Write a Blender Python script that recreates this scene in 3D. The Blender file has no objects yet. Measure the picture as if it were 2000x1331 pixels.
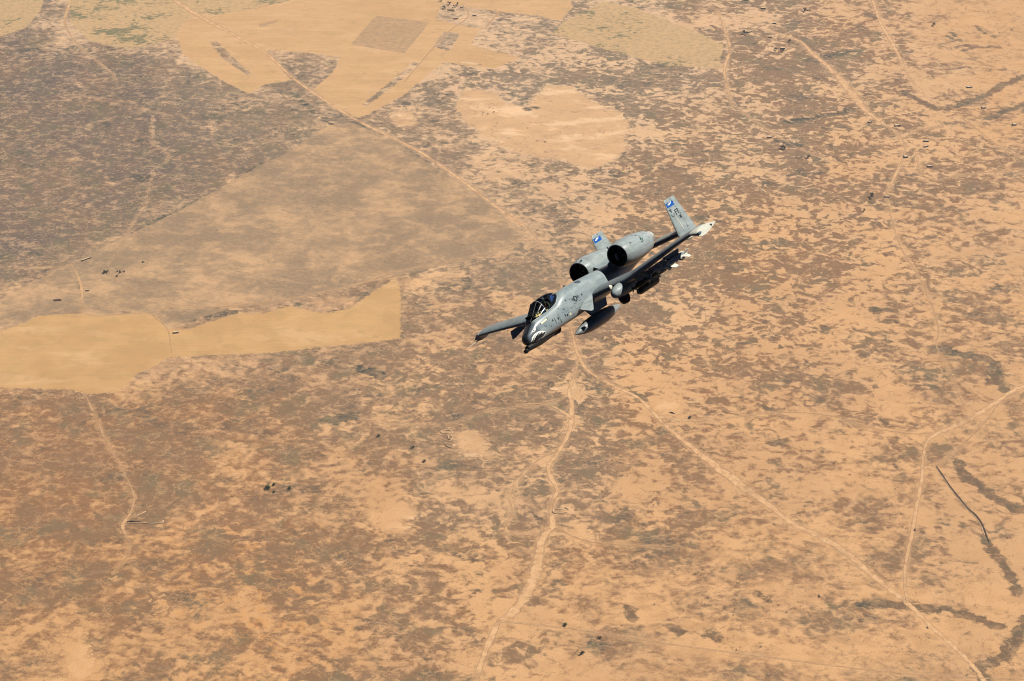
import bpy, bmesh, math, random
import numpy as np
from mathutils import Matrix, Vector, geometry
random.seed(7); rng = np.random.default_rng(7)
sc = bpy.context.scene
COL = sc.collection

# ------------------------------------------------------------------ camera, sky, sun
PITCH = math.radians(38); F = 1000/math.tan(math.radians(18)); GZ = -2200.0   # ground lies 2200 m below the camera
cam_d = bpy.data.cameras.new('camera'); cam = bpy.data.objects.new('camera', cam_d); COL.objects.link(cam)
cam_d.sensor_width = 36; cam_d.lens = 18/math.tan(math.radians(18)); cam_d.clip_start = 1; cam_d.clip_end = 200000
cam.location = (0, 0, 0); cam.rotation_euler = (math.pi/2-PITCH, 0, 0); sc.camera = cam
CW = Matrix(((1, 0, 0), (0, math.sin(PITCH), -math.cos(PITCH)), (0, math.cos(PITCH), math.sin(PITCH))))
RA = Matrix(((-0.5394828, 0.7042282, -0.4615419), (-0.3408360, 0.3185857, 0.8844964), (0.7699280, 0.6344807, 0.0681548)))
TA = Vector((0.459648, 0.260465, -84.933583))
MA = CW @ RA                                    # aircraft axes (x forward, y left, z up) in the world
AC = Matrix.Translation(CW @ TA) @ MA.to_4x4()
sun_dir = (MA @ Vector((-.42, .76, .50))).normalized()
SE = math.asin(sun_dir.z); SA = math.atan2(sun_dir.x, sun_dir.y)
w = bpy.data.worlds.new('World'); sc.world = w; w.use_nodes = True
nt = w.node_tree; nt.nodes.clear()
sky = nt.nodes.new('ShaderNodeTexSky'); sky.sky_type = 'NISHITA'; sky.sun_disc = False
sky.sun_elevation = SE; sky.sun_rotation = SA; sky.altitude = 8000; sky.air_density = .3; sky.dust_density = .2
bg = nt.nodes.new('ShaderNodeBackground'); bg.inputs[1].default_value = 0.05
wo = nt.nodes.new('ShaderNodeOutputWorld'); nt.links.new(sky.outputs[0], bg.inputs[0]); nt.links.new(bg.outputs[0], wo.inputs[0])
sd = bpy.data.lights.new('sun', 'SUN'); sd.energy = 5; sd.angle = math.radians(.5); sd.color = (1, .95, .86)
so = bpy.data.objects.new('sun', sd); COL.objects.link(so); so.rotation_euler = sun_dir.to_track_quat('Z', 'Y').to_euler()
sc.view_settings.view_transform = 'Standard'; sc.view_settings.look = 'None'
sc.view_settings.gamma = 1; sc.view_settings.exposure = 0.58
sc.cycles.filter_width = 1.05; sc.cycles.diffuse_bounces = 0; sc.cycles.glossy_bounces = 2; sc.cycles.transparent_max_bounces = 16

# ------------------------------------------------------------------ helpers
def lin(r, g, b):
    f = lambda c: (c/255/12.92 if c <= 10 else ((c/255+.055)/1.055)**2.4)
    return (f(r), f(g), f(b), 1)
def newmat(name):
    m = bpy.data.materials.new(name); m.use_nodes = True
    return m, m.node_tree, m.node_tree.nodes['Principled BSDF']
def paint(name, col, rough=.5, metal=0, var=.12, scale=2.2, spec=.14, coat=0):
    """paint with streaks and grime"""
    m, n, b = newmat(name)
    tc = n.nodes.new('ShaderNodeTexCoord')
    mp = n.nodes.new('ShaderNodeMapping'); mp.inputs[3].default_value = (.5, 1.6, 1.6); n.links.new(tc.outputs['Object'], mp.inputs[0])
    no = n.nodes.new('ShaderNodeTexNoise'); no.inputs['Scale'].default_value = scale; no.inputs['Detail'].default_value = 8
    n.links.new(mp.outputs[0], no.inputs['Vector'])
    mr = n.nodes.new('ShaderNodeMapRange'); mr.inputs[1].default_value = .3; mr.inputs[2].default_value = .7
    mr.inputs[3].default_value = 1-var; mr.inputs[4].default_value = 1+var; n.links.new(no.outputs[0], mr.inputs[0])
    vm = n.nodes.new('ShaderNodeVectorMath'); vm.operation = 'SCALE'; vm.inputs[0].default_value = col[:3]
    m2 = n.nodes.new('ShaderNodeMapping'); m2.inputs[3].default_value = (.22, 2.6, 2.6); n.links.new(tc.outputs['Object'], m2.inputs[0])
    n2 = n.nodes.new('ShaderNodeTexNoise'); n2.inputs['Scale'].default_value = scale*1.6; n2.inputs['Detail'].default_value = 6; n2.inputs['Roughness'].default_value = .7; n.links.new(m2.outputs[0], n2.inputs['Vector'])
    r2 = n.nodes.new('ShaderNodeMapRange'); r2.inputs[1].default_value = .50; r2.inputs[2].default_value = .72; r2.inputs[3].default_value = 1; r2.inputs[4].default_value = 1-2.4*var; n.links.new(n2.outputs[0], r2.inputs[0])
    ml = n.nodes.new('ShaderNodeMath'); ml.operation = 'MULTIPLY'; n.links.new(mr.outputs[0], ml.inputs[0]); n.links.new(r2.outputs[0], ml.inputs[1])
    n.links.new(ml.outputs[0], vm.inputs['Scale']); n.links.new(vm.outputs[0], b.inputs['Base Color'])
    b.inputs['Roughness'].default_value = rough; b.inputs['Metallic'].default_value = metal
    b.inputs['Specular IOR Level'].default_value = spec
    return m
def mk(name, verts, faces, mat, parent=None, smooth=True, mats=None, fm=None, angle=None):
    me = bpy.data.meshes.new(name); me.from_pydata([tuple(v) for v in verts], [], faces)
    bm = bmesh.new(); bm.from_mesh(me)
    bmesh.ops.remove_doubles(bm, verts=bm.verts, dist=1e-5)
    bmesh.ops.recalc_face_normals(bm, faces=bm.faces); bm.to_mesh(me); bm.free()
    for m in (mats or [mat]): me.materials.append(m)
    if fm:
        for p in me.polygons: p.material_index = fm(p)
    for p in me.polygons: p.use_smooth = smooth
    if angle: me.set_sharp_from_angle(angle=math.radians(angle))
    o = bpy.data.objects.new(name, me); COL.objects.link(o)
    if parent: o.parent = parent
    return o
def tag(o, label=None, cat=None, group=None, kind=None):
    for k, v in (('label', label), ('category', cat), ('group', group), ('kind', kind)):
        if v: o[k] = v
    return o
def empty(name, mat4=None, parent=None):
    o = bpy.data.objects.new(name, None); o.empty_display_size = .3; COL.objects.link(o)
    if mat4 is not None: o.matrix_world = mat4
    return o
def pxg(px, py, z=GZ):
    """ground point that the photo shows at (px, py) of 2000x1331"""
    d = CW @ Vector(((px-1000)/F, -(py-665.5)/F, -1)); k = z/d.z
    return d*k
class MB:
    def __init__(s): s.v = []; s.f = []
    def add(s, v, f):
        n = len(s.v); s.v += [tuple(q) for q in v]; s.f += [tuple(i+n for i in q) for q in f]; return s
    def box(s, c, d, rot=None):
        v = [Vector((x*d[0]/2, y*d[1]/2, z*d[2]/2)) for x in (-1, 1) for y in (-1, 1) for z in (-1, 1)]
        if rot is not None: v = [rot @ q for q in v]
        v = [q+Vector(c) for q in v]
        return s.add(v, [(0, 1, 3, 2), (4, 6, 7, 5), (0, 4, 5, 1), (2, 3, 7, 6), (0, 2, 6, 4), (1, 5, 7, 3)])
    def tube(s, a, b, r0, r1=None, n=10, caps=True):
        r1 = r0 if r1 is None else r1; a = Vector(a); b = Vector(b); q = (b-a).to_track_quat('Z', 'Y')
        v = [];
        for c, r in ((a, r0), (b, r1)):
            v += [c+q @ Vector((r*math.cos(t*2*math.pi/n), r*math.sin(t*2*math.pi/n), 0)) for t in range(n)]
        f = [(i, (i+1) % n, n+(i+1) % n, n+i) for i in range(n)]
        if caps: f += [tuple(range(n))[::-1], tuple(range(n, 2*n))]
        return s.add(v, f)
    def rev(s, prof, y=0, z=0, n=32, tilt=0, sy=1, sz=1):
        """revolve (station, radius) round the aircraft's length axis"""
        v = []; f = []
        for (st, r) in prof:
            for k in range(n):
                t = 2*math.pi*k/n; v.append((-st, y+r*sy*math.cos(t), z+r*sz*math.sin(t)+tilt*(st-prof[0][0])))
        m = len(prof)
        for i in range(m-1):
            for k in range(n): f.append((i*n+k, i*n+(k+1) % n, (i+1)*n+(k+1) % n, (i+1)*n+k))
        return s.add(v, f)
    def plate(s, pts, th, axis, at):
        """flat outline (station, other) thickened along axis 'y' or 'z'"""
        n = len(pts); v = []
        for d in (-th/2, th/2):
            for (a, b) in pts: v.append((-a, at+d, b) if axis == 'y' else (-a, b, at+d))
        f = [tuple(range(n)), tuple(range(n, 2*n))[::-1]]+[(i, n+i, n+(i+1) % n, (i+1) % n) for i in range(n)]
        return s.add(v, f)
    def build(s, name, mat, parent=None, smooth=False, angle=40):
        return mk(name, s.v, s.f, mat, parent, smooth, angle=angle if smooth else None)
def interp(tab, x):
    xs = [t[0] for t in tab]
    return [float(np.interp(x, xs, [t[i] for t in tab])) for i in range(1, len(tab[0]))]
def smooth_tab(tab, n):
    """resample a station table with a smooth curve"""
    xs = np.array([t[0] for t in tab]); out = []
    X = np.linspace(xs[0], xs[-1], n); cols = []
    for i in range(1, len(tab[0])):
        ys = np.array([t[i] for t in tab]); m = np.gradient(ys, xs)
        d = np.diff(ys)/np.diff(xs)
        for k in range(1, len(xs)-1):
            m[k] = 0 if d[k-1]*d[k] <= 0 else 2*d[k-1]*d[k]/(d[k-1]+d[k])
        j = np.clip(np.searchsorted(xs, X)-1, 0, len(xs)-2); h = xs[j+1]-xs[j]; t = (X-xs[j])/h
        cols.append((2*t**3-3*t**2+1)*ys[j]+(t**3-2*t**2+t)*h*m[j]+(-2*t**3+3*t**2)*ys[j+1]+(t**3-t**2)*h*m[j+1])
    return [(X[k],)+tuple(c[k] for c in cols) for k in range(n)]

# ------------------------------------------------------------------ the ground
# density of scrub (0 bare sand .. 9 closed) as surveyed on a 20 x 14 grid of the land in view
DENS = """64331112445555566532
88866667455666676543
98887766644555565554
88888766655566566555
88866666655566555554
76555556566667665544
54444456565665555555
44455666676655554454
78777666676655555555
78776655555555554554
77767655545555544544
76666655555655554543
66655555554544444433
55555555544444444433""".split()
CONT = """33221112455666777642
33344446677877887754
22233445577888888775
22223344455888888776
22223333355788888776
22222223446788888765
33322223556788887765
33334455666788776655
33344555667777666655
33344455566766665555
33344555666666554566
33445555666533334566
44445555666433334444
44455555666433333333""".split()
HUE = """77522224555443332210
99864444555544333221
99976544455443332221
99987654444433332222
98766544444433222222
75444443444433222222
43333333333333222222
33333333333322222222
22222233333322222222
22222222333322222222
11222222333322222222
10111122222222222222
11111112222222222222
11111112222222222222""".split()
DENS, CONT, HUE = [np.array([[int(c) for c in r] for r in t])/9. for t in (DENS, CONT, HUE)]
def bil(T, px, py):
    u = np.clip((px-50)/100, -.5, 19.5); v = np.clip((py-47.5)/95, -.5, 13.5)
    u = np.clip(u, 0, 18.999); v = np.clip(v, 0, 12.999)
    i = u.astype(int); j = v.astype(int); a = u-i; b = v-j
    a = a*a*(3-2*a); b = b*b*(3-2*b)
    return (T[j, i]*(1-a)+T[j, i+1]*a)*(1-b)+(T[j+1, i]*(1-a)+T[j+1, i+1]*a)*b
FIELDS = [
 [(-400, 660), (0, 647), (25, 640), (80, 617), (165, 612), (196, 617), (290, 612), (308, 622), (325, 642), (367, 645), (402, 631), (420, 626), (465, 612), (518, 612), (560, 598), (595, 605), (630, 612), (682, 603), (735, 566), (775, 543), (782, 570), (783, 663), (700, 671), (630, 677), (542, 689), (413, 694), (367, 696), (325, 700), (301, 717), (266, 731), (248, 752), (227, 766), (175, 770), (140, 762), (0, 757), (-400, 740)],
 [(420, 31), (507, 16), (574, 0), (600, -60), (880, -60), (868, 0), (851, 38), (909, 52), (940, 56), (918, 87), (965, 101), (1017, 112), (965, 135), (909, 128), (867, 121), (790, 185), (720, 224), (700, 232), (650, 206), (612, 175), (651, 140), (665, 112), (595, 103), (518, 96), (460, 60)],
 [(362, 42), (420, 31), (460, 60), (518, 96), (570, 158), (518, 165), (486, 184), (427, 154), (378, 122), (357, 105), (345, 70)],
 [(940, -60), (1095, -40), (1119, 14), (1094, 42), (1052, 31), (982, 24), (900, 12), (868, 6), (885, -60)],
]
HOLES = [
 [(867, 61), (898, 66), (877, 101), (846, 91)], [(807, 122), (825, 124), (765, 171), (716, 208), (706, 205), (755, 166)],
 [(409, 82), (423, 80), (451, 108), (490, 143), (483, 147), (434, 114)], [(555, 58), (578, 62), (576, 66), (553, 61)],
 [(860, 12), (925, 18), (958, 26), (958, 49), (923, 51), (853, 38)], [(900, 118), (945, 126), (940, 129), (895, 121)]]
BROWN = [[(734, 31), (839, 44), (790, 105), (685, 87)], [(505, 48), (545, 38), (540, 44), (508, 54)]]
BASIN = [[(909, 175), (958, 178), (993, 203), (1028, 210), (1049, 182), (1070, 168), (1115, 171), (1157, 196), (1210, 217), (1227, 241), (1217, 266), (1224, 290), (1192, 318), (1147, 332), (1105, 315), (1028, 305), (954, 276), (916, 245), (888, 210)],
 [(760, 222), (800, 218), (820, 240), (785, 252), (765, 240)], [(890, 845), (930, 838), (955, 862), (948, 890), (910, 895), (890, 870)],
 [(715, 1000), (760, 978), (800, 985), (815, 1010), (775, 1015), (800, 1035), (770, 1045), (735, 1030)],
 [(120, 1240), (160, 1225), (170, 1270), (190, 1300), (150, 1340), (90, 1345), (60, 1330), (130, 1320)],
 [(300, 1160), (330, 1175), (320, 1200), (305, 1190)], [(1560, 700), (1570, 690), (1565, 720)], [(1105, 810), (1140, 815), (1130, 835), (1100, 840)],
 [(1080, 760), (1120, 745), (1160, 765), (1130, 785)], [(1285, 785), (1320, 782), (1330, 805), (1300, 815), (1282, 800)]]
GREEN = [[(140, -60), (138, 0), (350, 0), (385, -60), (400, 0), (392, 31), (360, 42), (343, 73), (280, 91), (224, 93), (175, 80), (154, 60), (136, 38)],
 [(-300, -60), (95, -60), (80, 20), (50, 55), (0, 72), (-300, 75)], [(364, -10), (600, -60), (574, 0), (500, 16), (420, 30), (385, 20)],
 [(1178, 3), (1240, 15), (1350, 58), (1412, 88), (1405, 135), (1300, 128), (1175, 95), (1077, 66), (1100, 45)]]
PALE = [[(1, 585), (-300, 600), (-300, 660), (0, 640), (160, 608), (330, 640), (460, 600), (560, 590), (770, 540), (1000, 490), (1030, 455), (880, 345), (760, 270), (690, 240), (640, 245), (560, 300), (510, 322), (350, 412), (150, 508)]]
STREAMS = [([(328, 612), (350, 622), (385, 618), (420, 612), (438, 610)], 15), ([(178, 585), (205, 600), (250, 602), (280, 592)], 13), ([(640, 612), (660, 609), (690, 606)], 5), ([(440, 611), (455, 610)], 8), ([(648, 545), (670, 546)], 7), ([(556, 600), (580, 598)], 4), ([(700, 172), (720, 160)], 3), ([(620, 30), (632, 34)], 3), ([(930, 115), (960, 122)], 4), ([(445, 35), (520, 88)], 2.5),([(122, 563), (138, 564), (152, 562)], 6), ([(150, 553), (147, 553)], 2), ([(1502, 865), (1522, 866), (1535, 863)], 5), ([(1700, 606), (1716, 602), (1736, 607)], 5), ([(1730, 628), (1748, 628)], 7), ([(1612, 640), (1608, 650)], 6), ([(1935, 745), (1950, 735)], 11),
 ([(432, 611), (460, 612)], 6), ([(580, 297), (600, 300)], 8), ([(1028, 214), (1045, 210)], 6), ([(1850, 70), (1862, 77), (1876, 87), (1895, 93), (1920, 93), (1945, 94), (1952, 93)], 2.5), ([(1875, 88), (1867, 94)], 1.8), ([(1905, 94), (1890, 97), (1880, 99)], 1.8), ([(1930, 138), (1960, 137), (1975, 138)], 2.5),
 ([(1480, 790), (1505, 800)], 4), ([(1480, 1160), (1500, 1170)], 5), ([(1225, 1190), (1235, 1205)], 7), ([(1310, 1225), (1330, 1238)], 7), ([(1380, 1235), (1398, 1245)], 7), ([(1255, 780), (1240, 770)], 8), ([(1150, 1255), (1175, 1262)], 6), ([(640, 820), (690, 815)], 12), ([(700, 720), (745, 735)], 11), ([(1690, 25), (1710, 35)], 9), ([(1610, 110), (1680, 100)], 6), ([(1540, 238), (1620, 225), (1660, 215)], 6),
 ([(1520, 275), (1560, 285)], 8),([(2100, 115), (2000, 150), (1960, 165), (1930, 185), (1890, 200), (1850, 213), (1830, 213), (1800, 200), (1770, 182)], 9),
 ([(2100, 180), (2000, 205), (1960, 220), (1930, 232)], 7),
 ([(1675, 1178), (1720, 1181), (1770, 1182), (1800, 1189), (1850, 1190), (1890, 1202), (1930, 1215), (1955, 1222)], 7),
 ([(2060, 1190), (2000, 1215), (1990, 1240), (1960, 1282), (1940, 1292), (1915, 1302), (1925, 1331)], 10),
 ([(1872, 905), (1885, 930), (1920, 955), (1950, 975), (1975, 992), (2060, 1000)], 10),
 ([(1835, 680), (1880, 692), (1930, 700), (1945, 715), (1940, 735), (1960, 760)], 9),
 ([(1925, 1060), (1950, 1090), (1975, 1125), (1985, 1155)], 8), ([(1860, 65), (1880, 85), (1900, 92), (1940, 92)], 3.5), ([(1905, 50), (1920, 65), (1945, 72)], 3),
 ([(510, 322), (430, 372), (350, 413), (290, 437)], 4), ([(570, 180), (620, 225), (660, 250)], 3), ([(690, 238), (760, 278), (820, 312), (870, 345)], 6)]
TRACKS = [  # (name for the label, points on the photo, widths in metres)
 ('wide', [(300, -50), (335, -5), (395, 35), (460, 70), (520, 105), (575, 155), (640, 200), (700, 237), (760, 266), (820, 297), (880, 337), (940, 382), (1000, 427), (1038, 450)], [14, 14, 15, 11, 9, 8, 8, 8, 7, 9, 8, 8, 10, 5]),
 ('fork', [(1030, 445), (1060, 480), (1090, 520), (1105, 600), (1117, 650), (1130, 695), (1150, 725), (1200, 755), (1250, 780), (1290, 822), (1340, 865), (1400, 912), (1450, 950), (1500, 985), (1550, 1025), (1600, 1047), (1660, 1085), (1710, 1130), (1770, 1177), (1820, 1225), (1870, 1270), (1908, 1310), (1930, 1345)], [2, 2, 2, 3, 6, 8, 7, 7, 8, 9, 10, 19, 21, 13, 11, 15, 15, 12, 10, 9, 9, 8, 9]),
 ('south', [(1130, 695), (1124, 728), (1112, 762), (1117, 795), (1112, 842), (1086, 890), (1072, 909), (1075, 930), (1088, 956), (1077, 984), (1077, 1008), (1079, 1027), (1058, 1055), (1050, 1103), (1036, 1146), (1001, 1198), (975, 1215), (958, 1250), (944, 1283), (925, 1345)], [5, 5, 7, 11, 9, 7, 8, 10, 8, 7, 9, 14, 13, 19, 22, 17, 9, 12, 9, 11]),
 ('east', [(2080, 735), (2000, 755), (1975, 766), (1940, 790), (1885, 824), (1840, 843), (1812, 862), (1803, 895), (1800, 940), (1790, 990), (1782, 1040), (1773, 1080), (1768, 1110), (1768, 1150), (1773, 1178)], [8, 8, 8, 10, 12, 10, 7, 6, 7, 7, 8, 6, 6, 6, 6]),
 ('north', [(1695, -50), (1705, 0), (1720, 45), (1740, 80), (1760, 118), (1775, 150), (1800, 180), (1835, 212)], [10, 10, 9, 12, 7, 6, 8, 5]),
 ('broad', [(1500, 60), (1560, 80), (1590, 108), (1620, 132), (1650, 165), (1670, 190), (1690, 215), (1725, 242), (1755, 262), (1768, 290), (1760, 320), (1745, 350), (1732, 380), (1738, 415), (1745, 440), (1755, 475), (1775, 510), (1800, 550), (1812, 575), (1825, 610), (1833, 650), (1828, 672), (1840, 700), (1860, 735), (1870, 765), (1888, 805)], [6, 10, 12, 16, 24, 28, 15, 7, 5, 5, 6, 8, 4, 3, 4, 3, 4, 4, 5, 4, 3, 4, 3, 3, 3, 3]),
 ('short', [(1400, 20), (1420, 70), (1425, 100), (1415, 135), (1420, 170), (1430, 212)], [6, 7, 8, 8, 6, 4]),
 ('west', [(150, -50), (138, 0), (127, 35), (130, 55), (150, 85), (160, 98), (190, 120), (220, 145), (230, 165)], [8, 8, 6, 5, 5, 4, 4, 3, 2]),
 ('winding', [(300, 225), (296, 250), (300, 280), (330, 303), (322, 318), (302, 330), (290, 370), (285, 402), (262, 432), (245, 465), (230, 490), (212, 515), (222, 540), (255, 562), (290, 582), (340, 595)], [2, 2, 2, 3, 2.5, 2, 2.5, 2.5, 2, 3, 2.5, 2.5, 3, 3, 2.5, 2]),
 ('plain', [(-100, 522), (0, 522), (60, 524), (120, 523), (138, 518), (152, 540), (160, 570), (158, 595), (165, 612), (200, 617), (260, 612), (290, 612), (308, 625), (328, 645), (335, 690)], [2, 2, 2, 2, 3, 5, 7, 3, 3, 3, 3, 3, 3, 3, 2]),
 ('far', [(310, 610), (330, 600), (360, 597), (420, 600), (500, 592), (600, 578), (640, 570), (700, 555), (780, 530), (830, 520), (930, 500), (1010, 480)], [3, 3, 4, 4, 4, 4, 4, 5, 4, 4, 3, 2]),
 ('lower', [(165, 768), (180, 800), (192, 825), (208, 865), (232, 903), (250, 940), (262, 970), (256, 1000), (240, 1028), (252, 1060), (248, 1085), (225, 1118)], [3, 4, 5, 3, 3, 3, 4, 5, 8, 3, 3, 2]),
 ('thin', [(970, 1212), (1050, 1221), (1140, 1232), (1300, 1257), (1480, 1281), (1700, 1309), (1850, 1322), (2080, 1330)], [6, 4, 3, 3, 4, 3, 3, 3]),
 ('faint', [(1288, 815), (1350, 822), (1430, 816), (1520, 806), (1620, 812), (1700, 836), (1785, 848), (1812, 845)], [7, 6, 5, 3, 3, 3, 3, 5]),
 ('brown', [(1990, 765), (1955, 785), (1932, 815), (1900, 850), (1865, 882), (1828, 911)], [3, 3, 3, 3, 3, 4]),
 ('yard', [(790, 160), (868, 70), (905, 42), (915, 30), (911, 13)], [3, 3, 4, 5, 5]),
 ('yard', [(849, 40), (880, 40), (912, 36), (950, 30), (972, 32), (968, 18)], [3, 3, 4, 3, 6, 4]),
 ('yard', [(948, 55), (965, 35), (978, 22)], [5, 5, 5]),
 ('lane', [(1430, 200), (1470, 235), (1510, 262), (1560, 290), (1640, 320), (1700, 345)], [4, 4, 3, 3, 3, 2]),
 ('lane', [(1790, 300), (1800, 340), (1830, 352), (1900, 340), (2060, 325)], [6, 4, 4, 3, 3]),
 ('bend', [(1835, 240), (1842, 248), (1820, 250), (1795, 252), (1775, 262)], [5, 5, 5, 5, 5]),
 ('west arm', [(640, 800), (760, 830), (860, 830), (900, 870)][:3], [2, 2, 3]),
 ('braid', [(1090, 880), (1050, 900), (1015, 935), (995, 965), (1000, 1000), (985, 1040), (1030, 1045), (1075, 1030)], [3, 4, 6, 5, 3, 3, 5, 6]),
 ('braid', [(1120, 820), (1080, 795), (1030, 790), (960, 805)], [9, 5, 3, 2]),
 ('south arm', [(1085, 1030), (1140, 1055), (1220, 1065), (1340, 1070)], [5, 4, 3, 3]),
 ('spur', [(1880, 232), (1920, 262), (1955, 287), (2080, 350)], [4, 3, 2, 2]),
 ('cross', [(870, 832), (960, 800), (1020, 795), (1070, 785), (1110, 775)], [1.5, 2, 2, 3, 3]),
]
def spline(pts, ws, step=6):
    P = [Vector((q.x, q.y)) for q in (pxg(*p) for p in pts)]; out = []; n = len(P)
    for i in range(n-1):
        a, b, c, d = P[max(i-1, 0)], P[i], P[i+1], P[min(i+2, n-1)]
        m = max(2, int((c-b).length/step))
        for k in range(m):
            t = k/m
            q = .5*((2*b)+(c-a)*t+(2*a-5*b+4*c-d)*t*t+(3*b-a-3*c+d)*t**3)
            out.append((q, ws[i]*(1-t)+ws[i+1]*t))
    out.append((P[-1], ws[-1])); return out
def to_world(pts): return np.array([[p.x, p.y] for p in (pxg(*q) for q in pts)])
STEP = 6.0
def axis(lo, hi):
    c = np.arange(lo, hi, STEP); e = 80000*np.linspace(0, 1, 14)[1:]**3
    return np.concatenate([(lo-e)[::-1], c, hi+e])
gx = axis(-2150, 2150); gy = axis(1550, 5000); NX, NY = len(gx), len(gy)
X, Y = [a.ravel() for a in np.meshgrid(gx, gy)]
cx, sy_ = X, Y*math.sin(PITCH)+GZ*math.cos(PITCH); dz = Y*math.cos(PITCH)-GZ*math.sin(PITCH); dz = np.maximum(dz, 100)
PXX = 1000+F*cx/dz; PYY = 665.5-F*sy_/dz
core = (abs(X) < 2160) & (Y > 1500) & (Y < 5010)
def seg_dist(A, B, x, y):
    d = B-A; L = (d**2).sum()+1e-9; t = np.clip(((x-A[0])*d[0]+(y-A[1])*d[1])/L, 0, 1)
    return np.hypot(x-A[0]-t*d[0], y-A[1]-t*d[1])
def sdf(polys, mx=80.):
    best = np.full(X.shape, -mx)
    for pl in polys:
        W = to_world(pl); lo = W.min(0)-mx; hi = W.max(0)+mx
        idx = np.where((X > lo[0]) & (X < hi[0]) & (Y > lo[1]) & (Y < hi[1]))[0]
        x, y = X[idx], Y[idx]; d = np.full(len(idx), 1e9); ins = np.zeros(len(idx), bool)
        for k in range(len(W)):
            A, B = W[k], W[(k+1) % len(W)]; d = np.minimum(d, seg_dist(A, B, x, y))
            c = ((A[1] > y) != (B[1] > y)) & (x < (B[0]-A[0])*(y-A[1])/(B[1]-A[1]+1e-12)+A[0]); ins ^= c
        best[idx] = np.maximum(best[idx], np.clip(np.where(ins, d, -d), -mx, mx))
    return best
def line_d(lines, mx=60.):
    """mx minus the distance outside the line's own half width"""
    best = np.full(X.shape, -mx)
    for pts, wd in lines:
        W = to_world(pts)
        ws = wd if isinstance(wd, list) else [wd]*len(W)
        for k in range(len(W)-1):
            lo = np.minimum(W[k], W[k+1])-mx; hi = np.maximum(W[k], W[k+1])+mx
            idx = np.where((X > lo[0]) & (X < hi[0]) & (Y > lo[1]) & (Y < hi[1]))[0]
            best[idx] = np.maximum(best[idx], (ws[k]+ws[k+1])/2-seg_dist(W[k], W[k+1], X[idx], Y[idx]))
    return np.clip(best, -mx, mx)
dens = bil(DENS, PXX, PYY); cont = bil(CONT, PXX, PYY); hue = bil(HUE, PXX, PYY)
orange = np.exp(-(((PXX-430)/170)**2+((PYY-1110)/120)**2))+.8*np.exp(-(((PXX-560)/120)**2+((PYY-1230)/120)**2))
orange = np.clip(orange, 0, 1)*(PXX < 900)
A1 = np.stack([dens, cont, hue, sdf(GREEN)/40], 1)
hs = np.minimum(-sdf(HOLES)/40, 1)
fs = np.minimum(sdf(FIELDS)/40, hs)
A2 = np.stack([fs, sdf(BASIN)/40, sdf(BROWN)/40, line_d([(p, w_) for p, w_ in STREAMS])/30], 1)
A3 = np.stack([line_d([(t[1], [q*.5 for q in t[2]]) for t in TRACKS])/30, orange, sdf(PALE)/60, sdf(FIELDS[:1])/40], 1)
me = bpy.data.meshes.new('ground')
ii, jj = np.meshgrid(np.arange(NX-1), np.arange(NY-1)); q0 = (jj*NX+ii).ravel()
quads = np.stack([q0, q0+1, q0+NX+1, q0+NX], 1).astype(np.int32)
me.vertices.add(NX*NY); me.vertices.foreach_set('co', np.stack([X, Y, np.full_like(X, GZ)], 1).astype(np.float32).ravel())
me.loops.add(quads.size); me.loops.foreach_set('vertex_index', quads.ravel())
me.polygons.add(len(quads)); me.polygons.foreach_set('loop_start', np.arange(0, quads.size, 4, dtype=np.int32))
me.polygons.foreach_set('loop_total', np.full(len(quads), 4, dtype=np.int32)); me.update(calc_edges=True)
for nm, a in (('cover', A1), ('plots', A2), ('marks', A3)):
    at = me.attributes.new(nm, 'FLOAT_COLOR', 'POINT'); at.data.foreach_set('color', a.astype(np.float32).ravel())
ground = bpy.data.objects.new('ground', me); COL.objects.link(ground); tag(ground, kind='structure')

class N:
    """small node expression helper"""
    def __init__(s, tree): s.t = tree; s.n = tree.nodes; s.l = tree.links
    def val(s, sock, v):
        if isinstance(v, bpy.types.NodeSocket): s.l.new(v, sock)
        else: sock.default_value = v
    def m(s, op, a, b=0., c=0., clamp=False):
        x = s.n.new('ShaderNodeMath'); x.operation = op; x.use_clamp = clamp
        for i, v in enumerate((a, b, c)): s.val(x.inputs[i], v)
        return x.outputs[0]
    def mix(s, f, a, b, mode='MIX'):
        x = s.n.new('ShaderNodeMix'); x.data_type = 'RGBA'; x.blend_type = mode; s.val(x.inputs[0], f)
        for i, v in ((6, a), (7, b)): s.val(x.inputs[i], v)
        return x.outputs[2]
    def ss(s, v, lo, hi, a=0., b=1.):
        x = s.n.new('ShaderNodeMapRange'); x.interpolation_type = 'SMOOTHSTEP'
        for i, q in enumerate((v, lo, hi, a, b)): s.val(x.inputs[i], q)
        return x.outputs[0]
    def lerp(s, v, lo, hi, a=0., b=1.):
        x = s.n.new('ShaderNodeMapRange')
        for i, q in enumerate((v, lo, hi, a, b)): s.val(x.inputs[i], q)
        return x.outputs[0]
    def noise(s, vec, scale, detail=5, rough=.55, dist=0., out=0):
        x = s.n.new('ShaderNodeTexNoise'); s.l.new(vec, x.inputs['Vector'])
        x.inputs['Scale'].default_value = scale; x.inputs['Detail'].default_value = detail
        x.inputs['Roughness'].default_value = rough; x.inputs['Distortion'].default_value = dist
        return x.outputs[out]
    def map(s, vec, rot=0., scale=(1, 1, 1), loc=(0, 0, 0)):
        x = s.n.new('ShaderNodeMapping'); s.l.new(vec, x.inputs[0]); x.inputs[1].default_value = loc
        x.inputs[2].default_value = (0, 0, math.radians(rot)); x.inputs[3].default_value = scale
        return x.outputs[0]
    def attr(s, name):
        x = s.n.new('ShaderNodeAttribute'); x.attribute_name = name
        y = s.n.new('ShaderNodeSeparateColor'); s.l.new(x.outputs['Color'], y.inputs[0])
        return [y.outputs[0], y.outputs[1], y.outputs[2], x.outputs['Alpha']]
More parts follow.
